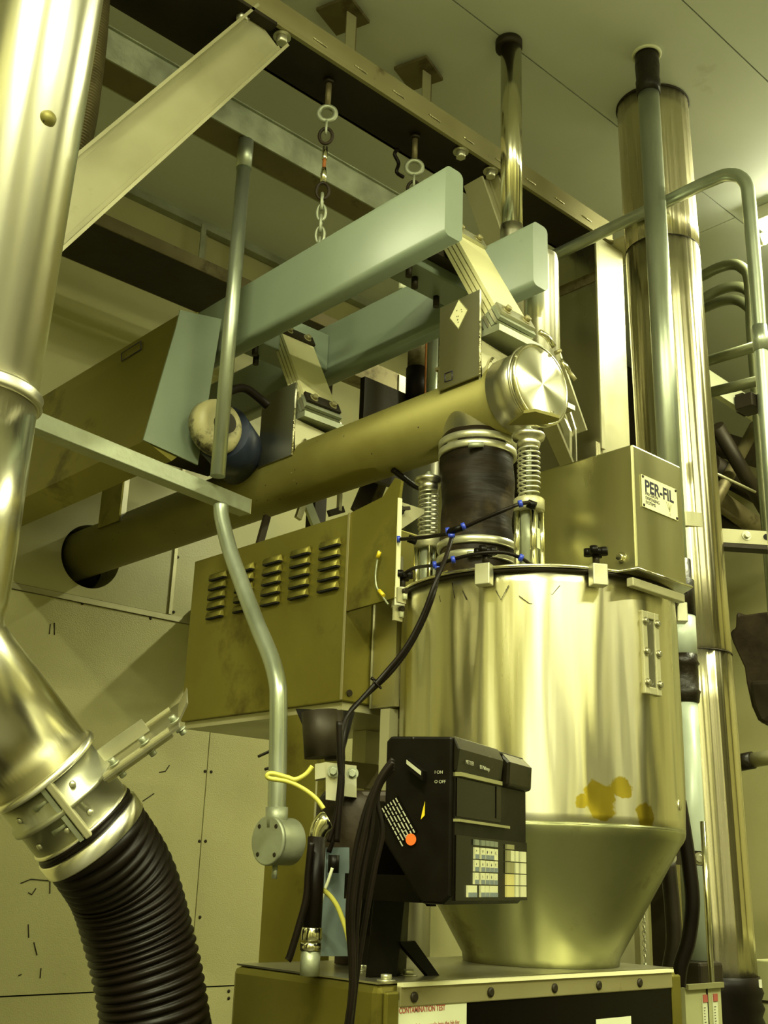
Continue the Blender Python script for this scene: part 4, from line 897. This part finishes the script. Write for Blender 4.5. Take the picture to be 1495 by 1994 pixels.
# keys: four blocks
def key(u, w_, du, dw, m, edge=None):
    k = put('key', G().obox(T(u + du / 2, -.0068, w_ + dw / 2), fx_, bk, (0, 0, 1), (du / 2, .0018, dw / 2)), m, t, bevel=0)
    if edge: put('key_edge', G().obox(T(u + du / 2, -.0088, w_ + .0035), fx_, bk, (0, 0, 1), (du / 2 - .0004, .0004, .0033)), edge, k)
    return k
ku = [.073, .098, .1165, .134, .152]; kw = .0155
for i, u in enumerate(ku): key(u, .0862, kw, .0082, 'keygrey')
for r, w_ in enumerate((.0662, .0478, .0294)):
    for i, u in enumerate(ku):
        k = key(u - r * .0005, w_, kw, .0168, 'key', 'keyblue' if not (i == 4 and r == 0) else None)
        ch = [['*', '7', '8', '9', 'C'], ['+', '4', '5', '6', 'T'], ['-', '1', '2', '3', '.']][r][i]
        text('legend', ch, .006, T(u + .003, -.0091, w_ + .009), fx_, (0, 0, 1), 'ink', k)
for u, du in ((.047, .034), (.097, .0155), (.1145, .0155), (.132, .035)): key(u, .011, du, .0168, 'key', 'keyblue')
key(.208, .0850, .033, .0072, 'keyol')
for u, du, m in ((.208, .016, 'keyol'), (.2255, .0155, 'key'), (.248, .0145, 'key'), (.274, .024, 'key')): key(u, .0662, du, .0168, m)
for u, du, m in ((.208, .016, 'keyol'), (.2255, .0155, 'keyol'), (.248, .0145, 'key'), (.273, .025, 'key')): key(u, .0478, du, .0168, m)
for w_ in (.0294, .011):
    for u, du, m in ((.207, .033, 'keyyel'), (.247, .0145, 'key'), (.272, .026, 'key')): key(u, w_, du, .0168, m)
put('cable_loop', G().torus(T(.02, .05, H + .001), fx_ * .5 + bk * .5, .024, .004, 20, 8, 0, math.pi, ux=(-fx_ * .5 + bk * .5) * -1), 'rubber', t)

# stand for the terminal on the base cabinet
st = thing('terminal_stand', 'black upright sheet-metal stand carrying the weighing terminal on the base cabinet', 'stand', (1.42, 1.50, BZ))
pp = [on(x, y, 'y', 1.50) for x, y in ((722, 1880), (790, 1858), (812, 1650), (760, 1560), (742, 1600))]
put('back_plate', G().prism([(1.36, 1.47, BZ + .001), (1.36, 1.47, 1.70), (1.30, 1.40, 1.70), (1.30, 1.43, BZ + .001)], (.07, .0, 0)), 'plastic', st)
put('arm', G().box((1.28, 1.29, 1.56), (1.40, 1.468, 1.60)), 'plastic', st)
put('column_plate', G().prism([on(x, y, 'y', 1.44) for x, y in ((716, 1880), (748, 1560), (800, 1640), (790, 1700), (782, 1858))], (0, .03, 0)), 'plastic', st)
put('foot_brace', G().prism([on(x, y, 'y', 1.42) for x, y in ((779, 1836), (808, 1832), (856, 1900), (836, 1903))], (0, .01, 0)), 'plastic', st)
put('foot_brace', G().prism([on(x, y, 'y', 1.40) for x, y in ((785, 1660), (800, 1655), (850, 1765), (838, 1765))], (0, .01, 0)), 'plastic', st)

# ================================================================== cables, tubes
def cable(pts, r, m, label, cat='cable', name='cable', group=None, k=6):
    o = put(name, G().tube(smooth(pts, k), r, 10), m); tag(o, label, cat, group); return o
# pneumatic tubes around the sleeve
tp = thing('air_line', 'black air line with blue push fittings crossing in front of the rubber sleeve', 'air line', hd(880, 1045, 2.14))
P1 = [hd(x, y, d) for x, y, d in ((776, 1050, 2.33), (820, 1047, 2.28), (868, 1040, 2.22), (885, 1036, 2.2), (930, 1015, 2.17), (985, 992, 2.15), (1010, 982, 2.17), (1030, 978, 2.19))]
put('tube', G().tube(smooth(P1, 5), .0042, 10), 'rubber', tp)
P2 = [hd(x, y, d) for x, y, d in ((788, 1116, 2.33), (810, 1105, 2.30), (850, 1100, 2.2), (880, 1090, 2.16), (930, 1078, 2.13), (980, 1076, 2.13), (1015, 1087, 2.15), (1030, 1098, 2.17))]
put('tube', G().tube(smooth(P2, 5), .0038, 10), 'rubber', tp)
for (x, y, d, dx, dy) in ((776, 1050, 2.33, -1, 0), (902, 1025, 2.17, 1, -.4), (871, 1034, 2.2, -1, .1), (879, 1043, 2.19, 0, 1), (1013, 981, 2.15, 1, -.3), (846, 1100, 2.2, -1, .1), (882, 1090, 2.15, 1, -.2), (853, 1106, 2.19, 0, 1), (1014, 1086, 2.14, 1, .4)):
    c = hd(x, y, d); a = (RT * dx - UP * dy).normalized(); put('fitting', G().cyl(c - a * .004, c + a * .004, .0075, 14), 'blueplastic', tp)
put('tee_body', G().tube([hd(872, 1036, 2.2), hd(902, 1027, 2.18)], .0072, 12), 'plastic', tp)
for x, y, d in ((1035, 982, 2.20), (1038, 1105, 2.18), (803, 1050, 2.36)): put('elbow', G().cyl(hd(x - 8, y - 2, d), hd(x + 8, y + 4, d), .009, 12), 'plastic', tp)
P3 = [hd(x, y, d) for x, y, d in ((879, 1048, 2.19), (866, 1090, 2.13), (845, 1140, 2.10), (822, 1200, 2.10), (790, 1260, 2.10), (750, 1310, 2.10), (705, 1360, 2.08), (675, 1395, 2.06), (664, 1430, 2.04), (663, 1500, 2.02), (655, 1580, 2.02), (640, 1640, 2.02))]
cable(P3, .0045, 'rubber', 'black tube dropping from the blue tee fitting past the hopper to the left', group='black tubes in front of the hopper', name='black_tube')
P3 = [hd(x, y, d) for x, y, d in ((853, 1108, 2.17), (846, 1150, 2.11), (826, 1205, 2.11), (796, 1262, 2.11), (758, 1312, 2.11), (715, 1352, 2.11), (680, 1388, 2.08), (668, 1440, 2.05), (666, 1520, 2.05), (658, 1600, 2.05), (640, 1660, 2.05))]
cable(P3, .0045, 'rubber', 'second black tube running beside it from the lower blue fitting', group='black tubes in front of the hopper', name='black_tube')
put_t = thing('cable_tie', 'small black tie binding the two tubes below the cabinet corner', 'tie', hd(733, 1328, 2.10))
put('loop', G().torus(hd(733, 1330, 2.10), (RT * -.7 + UP * -.6), .013, .002, 16, 6), 'rubber', put_t); put('tail', G().cyl(hd(730, 1325, 2.09), hd(722, 1320, 2.09), .003, 8), 'rubber', put_t)
# bundle of cables left of the stand
names = ['leftmost black cable of the bundle hanging left of the terminal stand', 'second black cable of the bundle left of the terminal stand', 'third black cable of the bundle left of the terminal stand', 'rightmost black cable of the bundle, curling from behind the terminal']
for i, (o1, o2, d) in enumerate(((0, 0, 1.62), (6, 10, 1.60), (10, 22, 1.61), (16, 44, 1.63))):
    pts = [(765, 1478 + i * 6), (742, 1510 + i * 5), (718 + o1, 1560), (700 + o2, 1620), (686 + o2, 1690), (678 + o2 * .8, 1780), (684 + o2 * .3, 1880), (683 + o2 * .15, 1940), (672 + o2 * .2, 2020)]
    cable([hd(x, y, d) for x, y in pts], .0042, 'rubber', names[i], group='black cable bundle')
cable([hd(x, y, 2.0) for x, y in ((608, 1492), (595, 1508), (575, 1518), (560, 1514), (530, 1506), (520, 1510), (526, 1516), (560, 1522), (590, 1536), (615, 1555), (630, 1575))], .0042, 'yellow', 'yellow cable looped around the conduit above the round junction box')
cable([hd(x, y, 1.95) for x, y in ((622, 1728), (640, 1742), (655, 1762), (665, 1785), (675, 1815), (683, 1850))], .0042, 'yellow', 'yellow cable end crossing the blue-grey plate behind the cables')
cable([hd(x, y, 2.03) for x, y in ((647, 1690), (640, 1712), (630, 1740), (622, 1770), (618, 1800))], .0028, 'paper', 'thin white cable with a black sleeve against the blue-grey plate')
cable([hd(x, y, 1.9) for x, y in ((606, 1640), (600, 1700), (596, 1750), (580, 1810), (565, 1860), (560, 1870))], .006, 'rubber', 'thick black cable slanting to the base cabinet left of the gland')
cable([hd(x, y, 2.02) for x, y in ((660, 1405), (662, 1480), (665, 1520), (660, 1580), (655, 1640))], .006, 'rubber', 'black cable running straight down over the pale mounting brackets')
g = thing('cable_gland', 'black sleeved hose with a shiny threaded gland standing on the base cabinet', 'gland', hd(600, 1866, 1.93))
A0, A1 = hd(606, 1830, 1.93), hd(617, 1630, 1.93)
put('hose', G().cyl(A0, A1, .0155, 20), 'rubber', g)
gb = hd(603, 1872, 1.93); gb.z = BZ + .001
put('threaded_nut', G().lathe(A0 + V((0, 0, -.002)), (0, 0, 1), [(0, .015), (.002, .017), (.020, .017), (.022, .014)], 12), 'chrome', g)
put('nut', G().lathe(A0 + V((0, 0, -.016)), (0, 0, 1), [(0, .019), (.012, .019)], 6), 'chrome', g)
put('gland_body', G().cyl((A0.x, A0.y, BZ + .001), (A0.x, A0.y, A0.z - .017), .016, 20), 'galv', g)
put('elbow', G().tube(smooth([hd(x, y, 1.93) for x, y in ((617, 1632), (620, 1618), (628, 1604), (640, 1596))], 4), [.013, .0135, .014, .0145, .015, .0155, .016, .0165, .017, .017, .017, .016, .014][:13], 14), 'chrome', g)
# aluminium mounting brackets, motor and blue-grey plate
t = thing('mounting_bracket', 'pair of pale aluminium brackets bolted below the louvred cabinet', 'bracket', hd(660, 1550, 2.15))
dd = 2.10
def slab(px0, px1, py0, py1, d, th, m, nm, par, skew=0):
    a = hd(px0, py0, d); b = hd(px1, py0 + skew, d); c = hd(px1, py1 + skew, d); e = hd(px0, py1, d)
    n_ = V((fw.x, fw.y, 0)).normalized() * th
    return put(nm, G().prism([a, b, c, e], n_), m, par)
slab(634, 662, 1484, 1557, 2.08, .02, 'alu', 'bracket_plate', t, 3); slab(670, 694, 1488, 1550, 2.12, .02, 'alu', 'bracket_plate', t, 3)
slab(613, 634, 1488, 1518, 2.09, .04, 'alu', 'bracket_side', t, -4)
for x, y in ((649, 1502), (686, 1506)):
    q = G(); q.hexbolt(hd(x, y, 2.075), (-fw.x, -fw.y, 0), .0075, .008); put('bolt', q, 'galv', t)
t = thing('gear_motor', 'rusty dark gear motor below the pale aluminium brackets', 'motor', hd(680, 1690, 2.15))
c = hd(680, 1605, 2.2); put('body', G().lathe(c + V((0, 0, -.09)), (0, 0, 1), [(0, .05), (.01, .065), (.13, .065), (.15, .05)], 28), 'rust', t)
c2 = hd(720, 1610, 2.2); put('gearbox', G().obox(c2, RT, (fw.x, fw.y, 0), (0, 0, 1), (.05, .05, .065)), 'rust', t, bevel=.01)
put('column_sheath', G().cyl(hd(628, 1475, 2.15), hd(622, 1385, 2.15), .035, 20), 'dark', t); put('column_sheath', G().cyl(hd(652, 1480, 2.16), hd(648, 1385, 2.16), .02, 20), 'dark', t)
put('taper', G().prism([hd(x, y, 2.2) for x, y in ((575, 1380), (690, 1385), (665, 1480), (606, 1470), (600, 1440))], V((fw.x, fw.y, 0)) * .03), 'plastic', t)
put('lower_shaft', G().cyl(hd(690, 1680, 2.2), (hd(690, 1680, 2.2).x, hd(690, 1680, 2.2).y, BZ + .0015), .03, 18), 'rust', t)
t = thing('blue_grey_panel', 'narrow blue-grey upright panel behind the yellow cable end', 'panel', hd(660, 1860, 2.1))
slab(624, 680, 1650, 1862, 2.06, .006, 'bluegrey', 'sheet', t, 0)
slab(624, 634, 1650, 1730, 2.05, .01, 'keyblue', 'lip', t, 0)
q = hd(650, 1665, 2.04); put('plug', G().cyl(q, q + V((0, 0, -.03)), .010, 12), 'plastic', t)
# tall cabinet leg panel
t = thing('cabinet_leg', 'tall olive sheet-steel leg under the left end of the louvred cabinet', 'leg', (1.62, 2.04, 0))
put('sheet', G().box((1.60, 1.945, 0), (1.66, 2.113, 1.944)), 'olive', t); put('edge', G().box((1.598, 1.941, 1.42), (1.601, 1.9445, 1.83)), 'cream', t)
t = thing('cabinet_leg', 'pale right-hand leg post under the louvred cabinet seen beside the terminal', 'leg', (1.9, 2.0, 0))
a = on(712, 1440, 'y', 2.1); put('sheet', G().box((a.x - .0, 2.1, 0), (a.x + .05, 2.15, 1.944)), 'cream', t); put('crossbar', G().box((a.x - .22, 2.08, 1.80), (a.x + .08, 2.099, 1.86)), 'brownbeam', t)
a = on(762, 1400, 'y', 1.80); put('upright', G().box((a.x - .006, 1.80, 0), (a.x + .02, 1.83, 1.95)), 'cream', t)
# two thin rods sticking out behind the conduit
for i, (a, b) in enumerate((((503, 1473), (580, 1438)), ((516, 1498), (606, 1470)))):
    tag(put('thin_rod', G().cyl(on(*a, 'y', 2.2), on(*b, 'y', 2.2), .0035, 8), 'dark'), ['thin black rod sticking out behind the conduit, upper of two', 'thin black rod sticking out behind the conduit, lower of two'][i], 'rod', 'thin black rods behind the conduit')

# ================================================================== conduit, strut, junction box
QX, QY, QR = 1.50, 2.287, .0195
sz = on(430, 945, 'z', 2.54).z
t = thing('conduit', 'thin galvanised pipe dropping from the mottled channel, bending below the strut', 'pipe', (QX, QY, 2.56))
put('upper_pipe', G().cyl((QX, QY, 2.566), (QX, QY, 3.594), QR, 24), 'pipe', t)
put('socket', G().cyl((QX, QY, 3.50), (QX, QY, 3.593), QR + .003, 24), 'pipe', t)
lp = [hd(430, 985, 2.74), hd(432, 1010, 2.73), hd(447, 1070, 2.69), hd(470, 1135, 2.62), hd(500, 1215, 2.53), hd(527, 1280, 2.46), hd(540, 1330, 2.42), hd(542, 1370, 2.41), hd(541, 1480, 2.41), hd(539, 1560, 2.41), hd(538, 1612, 2.41)]
put('lower_pipe', G().tube(smooth(lp, 6), QR, 24), 'pipe', t)
put('socket', G().cyl(hd(539, 1572, 2.41), hd(538, 1612, 2.41), QR + .004, 24), 'galv', t)
t = thing('junction_box', 'round grey conduit box with a four-screw lid below the bent conduit', 'junction box', hd(535, 1650, 2.41))
jc = hd(545, 1638, 2.42); ja = (CAM - jc); ja.z = 0; ja = (Matrix.Rotation(math.radians(-48), 3, 'Z') @ ja).normalized()
put('body', G().cyl(jc - ja * .03, jc + ja * .028, .048, 40), 'galv', t, bevel=.002)
put('lid', G().lathe(jc + ja * .0285, ja, [(0, .050), (.006, .050), (.008, .047)], 40), 'galv', t)
su = V((-ja.y, ja.x, 0))
for a, b in ((-1, -1), (1, -1), (-1, 1), (1, 1)): put('screw', G().lathe(jc + ja * .036 + su * a * .026 + V((0, 0, b * .028)), ja, [(0, .005), (.002, .004)], 10), 'dark', t)
put('spigot', G().cyl(jc + V((0, 0, -.075)) + ja * .01, jc + V((0, 0, -.047)) + ja * .01, .006, 10), 'galv', t)
t = thing('galvanised_strut', 'galvanised strut reaching from the polished duct across the thin pipe', 'strut', (1.2, 2.2, 2.52))
pA = on(60, 802, 'z', 2.545); pB = on(488, 978, 'z', 2.545)
dd_ = (pB - pA).normalized(); up_ = V((0, 0, 1)); sd_ = dd_.cross(up_).normalized()
cc_ = (pA + pB) / 2 + V((0, 0, -.012)) - sd_ * .02
Lh = (pB - pA).length / 2
put('channel', G().obox(cc_, dd_, sd_, up_, (Lh, .021, .021)), 'galv', t, bevel=.002)
put('end_cap', G().obox((pB + V((0, 0, -.012)) - sd_ * .02) + dd_ * .0015, dd_, sd_, up_, (.001, .021, .021)), 'cream', t)

# ================================================================== polished duct on the left, slide gate and hose
R1 = .112; u0 = V((.4, .916, 0)).normalized(); lf = V((-u0.y, u0.x, 0))
ax0 = u0 * 1.94 * math.cos(math.asin(R1 / 1.94)) * 1.0 + lf * R1 * 1.0
ax = V((ax0.x, ax0.y, 0))
t = thing('supply_duct', 'big polished steel duct filling the left edge and bending toward the black hose', 'duct', (ax.x, ax.y, 1.6))
put('upper_section', G().cyl((ax.x - .003, ax.y + .003, 2.381), (ax.x + .024, ax.y - .022, CEIL - .002), R1, 72), 'duct', t)
# bend: down the axis then towards the collar centre
E1 = CAM + ray(86, 1508) * 1.87
cor = V((ax.x, ax.y, 1.95)); d1 = (E1 - cor).normalized()
path = [V((ax.x, ax.y, 2.379)), V((ax.x, ax.y, 2.12))]
for i in range(13):
    s_ = i / 12; a = cor + V((0, 0, .055)); b = cor + d1 * .055
    path.append((1 - s_) ** 2 * a + 2 * s_ * (1 - s_) * cor + s_ ** 2 * b)
path += [E1 - d1 * .003]
put('lower_section', G().tube(path, [R1 - .002, R1 - .002] + [R1 - .004 - .012 * i / 12 for i in range(13)] + [.094], 72), 'ductb', t)
put('clamp_band', G().lathe((ax.x, ax.y, 2.362), (0, 0, 1), [(0, R1 + .001), (.006, R1 + .007), (.014, R1 + .003), (.022, R1 + .007), (.028, R1 + .001)], 72), 'steel', t)
kb = hd(92, 232, 1.838); kd = V((kb.x - ax.x, kb.y - ax.y, 0)).normalized(); kb = V((ax.x, ax.y, kb.z)) + kd * R1
put('plug', G().lathe(kb, kd, [(0, .014), (.004, .016), (.012, .013), (.017, .006), (.018, .001)], 20), 'tube', t)
for (a, b, w1, h1) in ((66, 208, .012, .016), (108, 228, .014, .02), (104, 260, .012, .022), (60, 240, .008, .010)):
    q = hd(a, b, 1.838); kd2 = V((q.x - ax.x, q.y - ax.y, 0)).normalized(); q = V((ax.x, ax.y, q.z)) + kd2 * (R1 + .0003); s2 = V((-kd2.y, kd2.x, 0))
    put('smudge', G().prism([q + s2 * w1 * math.cos(k) + V((0, 0, h1 * math.sin(k) * (1 + .2 * math.sin(3 * k)))) for k in [i * math.pi / 6 for i in range(12)]], kd2 * .0004), 'smudge', t)
put('end_bead', G().torus(E1 - d1 * .006, d1, .096, .007, 64, 8), 'duct', t)

# slide gate: a short aluminium drum split by a plate that sticks out to the upper right
t = thing('slide_gate', 'aluminium slide gate with a bolted blade sticking out above the black hose', 'gate', E1 + d1 * .08)
r2 = .090
put('drum', G().lathe(E1, d1, [(0, r2), (.045, r2), (.047, r2 + .007), (.055, r2 + .007), (.057, r2), (.105, r2), (.107, r2 - .004)], 64), 'drum', t)
put('drum_lip', G().torus(E1 + d1 * .104, d1, r2 - .001, .004, 64, 8), 'duct', t)
gc = E1 + d1 * .051
tip = CAM + ray(328, 1402) * 1.90; e1 = (tip - gc); e1 = (e1 - d1 * e1.dot(d1)); le = e1.length; e1.normalize(); e2 = d1.cross(e1)
put('guide_rail', G().obox(gc + e1 * (le / 2 + .045) + d1 * .003 + (-e2 if e2.dot(CAM - gc) < 0 else e2) * .055, e1, e2, d1, (le / 2 - .045, .006, .008)), 'cream', t)
tow = e2 if e2.dot(CAM - gc) > 0 else -e2
put('blade', G().obox(gc + e1 * (le / 2 + .055), e1, e2, d1, (le / 2 - .035, .075, .002)), 'steel', t)
put('guide_rail', G().obox(gc + e1 * (le / 2 + .045) + d1 * .003 - tow * .075, e1, e2, d1, (le / 2 - .045, .006, .008)), 'cream', t)
put('blade_handle', G().prism([gc + e1 * (le + .02) + tow * s_ * .05 + d1 * k for s_, k in ((-1, 0), (1, 0), (1, -.004), (-1, -.004))] , e1 * .03 - d1 * .018), 'steel', t)
put('rib', G().obox(gc + e1 * (le / 2 + .02) - d1 * .016 - tow * .02, e1, e2, d1, (.05, .003, .012)), 'alu', t)
for k in (.03, .09, .15):
    for sg in (-1, 1):
        c = gc + e1 * (.085 + k) + tow * .055 - d1 * .008 * sg; g = G(); g.hexbolt(c, -d1 * sg, .006, .011); put('bolt', g, 'galv', t)
# upright flange across the drum
put('flange', G().obox(gc + tow * (r2 - .012) + e1 * .022, d1, e1, tow, (.058, .006, .02)), 'cream', t, bevel=.002)
put('flange', G().obox(gc + tow * (r2 - .012) + e1 * .010, d1, e1, tow, (.056, .004, .018)), 'galv', t)
for k in (-.03, .02): put('stud', G().cyl(gc + tow * (r2 - .004) + d1 * k - e1 * .022, gc + tow * (r2 - .004) + d1 * k + e1 * .010, .005, 10), 'galv', t)
for k, ee in ((.025, -.06), (.08, -.06), (.025, .05), (.08, .045), (.08, .0)):
    ang = ee / r2; nr = (tow * math.cos(ang) + e1 * math.sin(ang)); g = G(); g.lathe(E1 + d1 * k + nr * r2, nr, [(0, .006), (.003, .005), (.004, .001)], 12); put('rivet', g, 'alu', t)

# black ribbed hose
def ribbed(path, r, pitch, amp, name, label, m, nseg=40, extra=None):
    P = [V(p) for p in path]; L = [0]
    for a, b in zip(P[:-1], P[1:]): L.append(L[-1] + (b - a).length)
    tot = L[-1]; n = int(tot / pitch * 6); pts = []; rr = []
    j = 0
    for i in range(n + 1):
        s_ = tot * i / n
        while j < len(L) - 2 and L[j + 1] < s_: j += 1
        f = (s_ - L[j]) / (L[j + 1] - L[j]); pts.append(P[j].lerp(P[j + 1], f)); rr.append(r + amp * (abs(math.sin(math.pi * s_ / pitch)) ** .7 - .5) * 2)
    t = thing(name, label, 'hose', pts[-1])
    put('ribbed_tube', G().tube(pts, rr, nseg), m, t); return t, pts
H0 = E1 + d1 * .108
hpth = [H0, H0 + d1 * .045] + [CAM + ray(x, y) * d for x, y, d in ((238, 1718, 1.93), (268, 1815, 1.94), (290, 1908, 1.93), (303, 1994, 1.92), (308, 2080, 1.92))]
last = hpth[-1]; hpth += [V((last.x, last.y, last.z - .25)), V((last.x - .04, last.y, last.z - .6)), V((last.x - .10, last.y, .02))]
t, hp_ = ribbed(smooth(hpth, 10), .090, .0155, .0042, 'ribbed_hose', 'thick black ribbed hose curving down from the slide gate', 'rubber', 56)
hb = H0 + d1 * .026
put('hose_clamp', G().lathe(hb - d1 * .014, d1, [(0, .0945), (.002, .097), (.026, .097), (.028, .0945)], 64), 'duct', t, label='wide shiny steel clamp band')
# second hose behind the duct near the ceiling
pth = [hd(x, y, 2.45) for x, y in ((190, -60), (186, 0), (180, 80), (170, 160), (158, 240), (138, 310), (105, 370))]
t, _ = ribbed(smooth(pth, 6), .034, .0085, .0028, 'ribbed_hose', 'slim dark ribbed hose hugging the back of the polished duct near the top', 'brownbeam', 24)

# ================================================================== small parts around the tube and hopper
t = thing('back_cylinder', 'upright dull steel cylinder behind the far spring actuator', 'pipe', (2.3, 2.35, 0))
c = hd(818, 940, 3.1); put('shell', G().cyl((c.x, c.y, 0), (c.x, c.y, 2.9), .055, 32), 'steel', t)
c = hd(842, 700, 3.1); t = thing('back_pipe', 'slim grey upright pipe behind the tube left of the stickered bracket', 'pipe', (c.x, c.y, 2.4))
put('pipe', G().cyl((c.x, c.y, 2.6), (c.x, c.y, 3.3), .017, 20), 'pipe', t); c = hd(829, 700, 3.08); put('orange_line', G().cyl((c.x, c.y, 2.6), (c.x, c.y, 3.3), .003, 8), 'ropeo', t)
c = hd(812, 690, 3.2); t = thing('rubber_coupling', 'short pipe stub with a black rubber coupling behind the far blue-grey beam', 'pipe', (c.x, c.y, 2.8))
put('stub', G().cyl((c.x, c.y, 3.13), (c.x, c.y, 3.3), .03, 20), 'brownbeam', t); put('coupling', G().cyl((c.x, c.y, 3.02), (c.x, c.y, 3.129), .034, 20), 'rubber', t); put('lower', G().cyl((c.x + .02, c.y, 2.75), (c.x, c.y, 3.019), .022, 16), 'dark', t)
t = thing('square_rail', 'dark square bar with a pale end behind the tube', 'bar', on(740, 770, 'y', 2.5))
a, b = on(720, 690, 'x', 2.2), on(790, 752, 'x', 2.28); a = V((2.1, 2.25, b.z + .0)); b = on(788, 752, 'y', 2.8)
put('leg', G().box((b.x - .33, 2.89, 0), (b.x - .28, 2.94, b.z + .03)), 'dark', t)
put('bar', G().box((b.x - .34, 2.80, b.z - .04), (b.x, 2.88, b.z + .04)), 'brownbeam', t); put('end', G().box((b.x - .035, 2.794, b.z - .035), (b.x, 2.7995, b.z + .035)), 'cream', t); 
tag(put('back_plate', G().box((2.02, 2.32, 2.72), (2.35, 2.34, 3.04)), 'dark'), 'dark upright plate in shadow behind the tube', 'plate')
t = thing('angle_bracket', 'dark slanted angle bars under the tube above the louvred cabinet', 'bracket', on(720, 1000, 'y', 2.3))
for a, b, w1, m in (((735, 905), (695, 1000), .05, 'dark'), ((762, 895), (725, 990), .03, 'brownbeam'), ((596, 975), (622, 1040), .03, 'galv'), ((600, 950), (580, 1010), .02, 'cream'), ((662, 950), (660, 995), .012, 'cream'), ((640, 1000), (668, 992), .02, 'dark'), ((520, 1005), (505, 1060), .02, 'dark')):
    put('bar', G().bar(on(*a, 'y', 2.45), on(*b, 'y', 2.45), w1, .012, (0, 1, 0)), m, t)
cable([on(x, y, 'y', 1.95) for x, y in ((765, 915), (785, 930), (805, 945), (822, 952))], .008, 'rubber', 'short thick black hose slanting behind the far spring actuator')
tag(put('wall_bracket', G().box((2.3, 3.1, 2.50), (2.5, 3.59, 2.56)), 'galv'), 'galvanised bracket on the wall under the tube', 'bracket')
# dark hose, chain and frame right of the cone
cable([hd(x, y, 2.62) for x, y in ((1322, 1560), (1332, 1620), (1342, 1690), (1348, 1760), (1340, 1830), (1325, 1880), (1320, 1920))], .016, 'rubber', 'thick black hose dropping between the hopper cone and the pale standpipe', 'hose', 'black_hose')
cable([hd(x, y, 2.75) for x, y in ((1300, 1680), (1308, 1760), (1312, 1830), (1305, 1880), (1300, 1900))], .018, 'dark', 'dim thick hose nearer the hopper cone, left of the black one', 'hose', 'black_hose')
t = thing('frame_post', 'dark support post behind the hopper cone at the right', 'post', (2.52, 1.75, 0))
c = hd(1288, 1760, 3.1); put('post', G().box((c.x - .02, c.y - .02, 0), (c.x + .02, c.y + .02, 2.0)), 'dark', t)
c = hd(1243, 1800, 2.95); put('bright_post', G().box((c.x - .008, c.y - .008, 0), (c.x + .008, c.y + .008, 1.62)), 'cream', t)
t = thing('thin_chain', 'thin link chain hanging beside the hopper cone', 'chain', hd(1254, 1875, 2.7))
p = hd(1252, 1735, 2.93); q = hd(1256, 1875, 2.93); n = 15
put('peg', G().cyl(p, hd(1243, 1733, 2.95), .004, 8), 'galv', t)
for i in range(n):
    c = p.lerp(q, i / n); u = V((RT.x, RT.y, 0)).normalized() if i % 2 else V((fw.x, fw.y, 0)).normalized()
    put('link', G().tube([c + u * .0045 * math.cos(a) + V((0, 0, .009 * math.sin(a))) for a in [2 * math.pi * k / 10 for k in range(10)]], .0012, 5, closed=True), 'alu', t)
put('hook', G().cyl(q, V((q.x, q.y, q.z - .03)), .004, 8), 'galv', t)
t = thing('glass_tube', 'slim shiny upright tube standing beside the black boot of the big duct', 'pipe', (2.6, 1.55, 1.3))
c = hd(1379, 1800, 2.93); put('tube', G().cyl((c.x, c.y, 1.33), (c.x, c.y, 1.75), .007, 20), 'chrome', t)
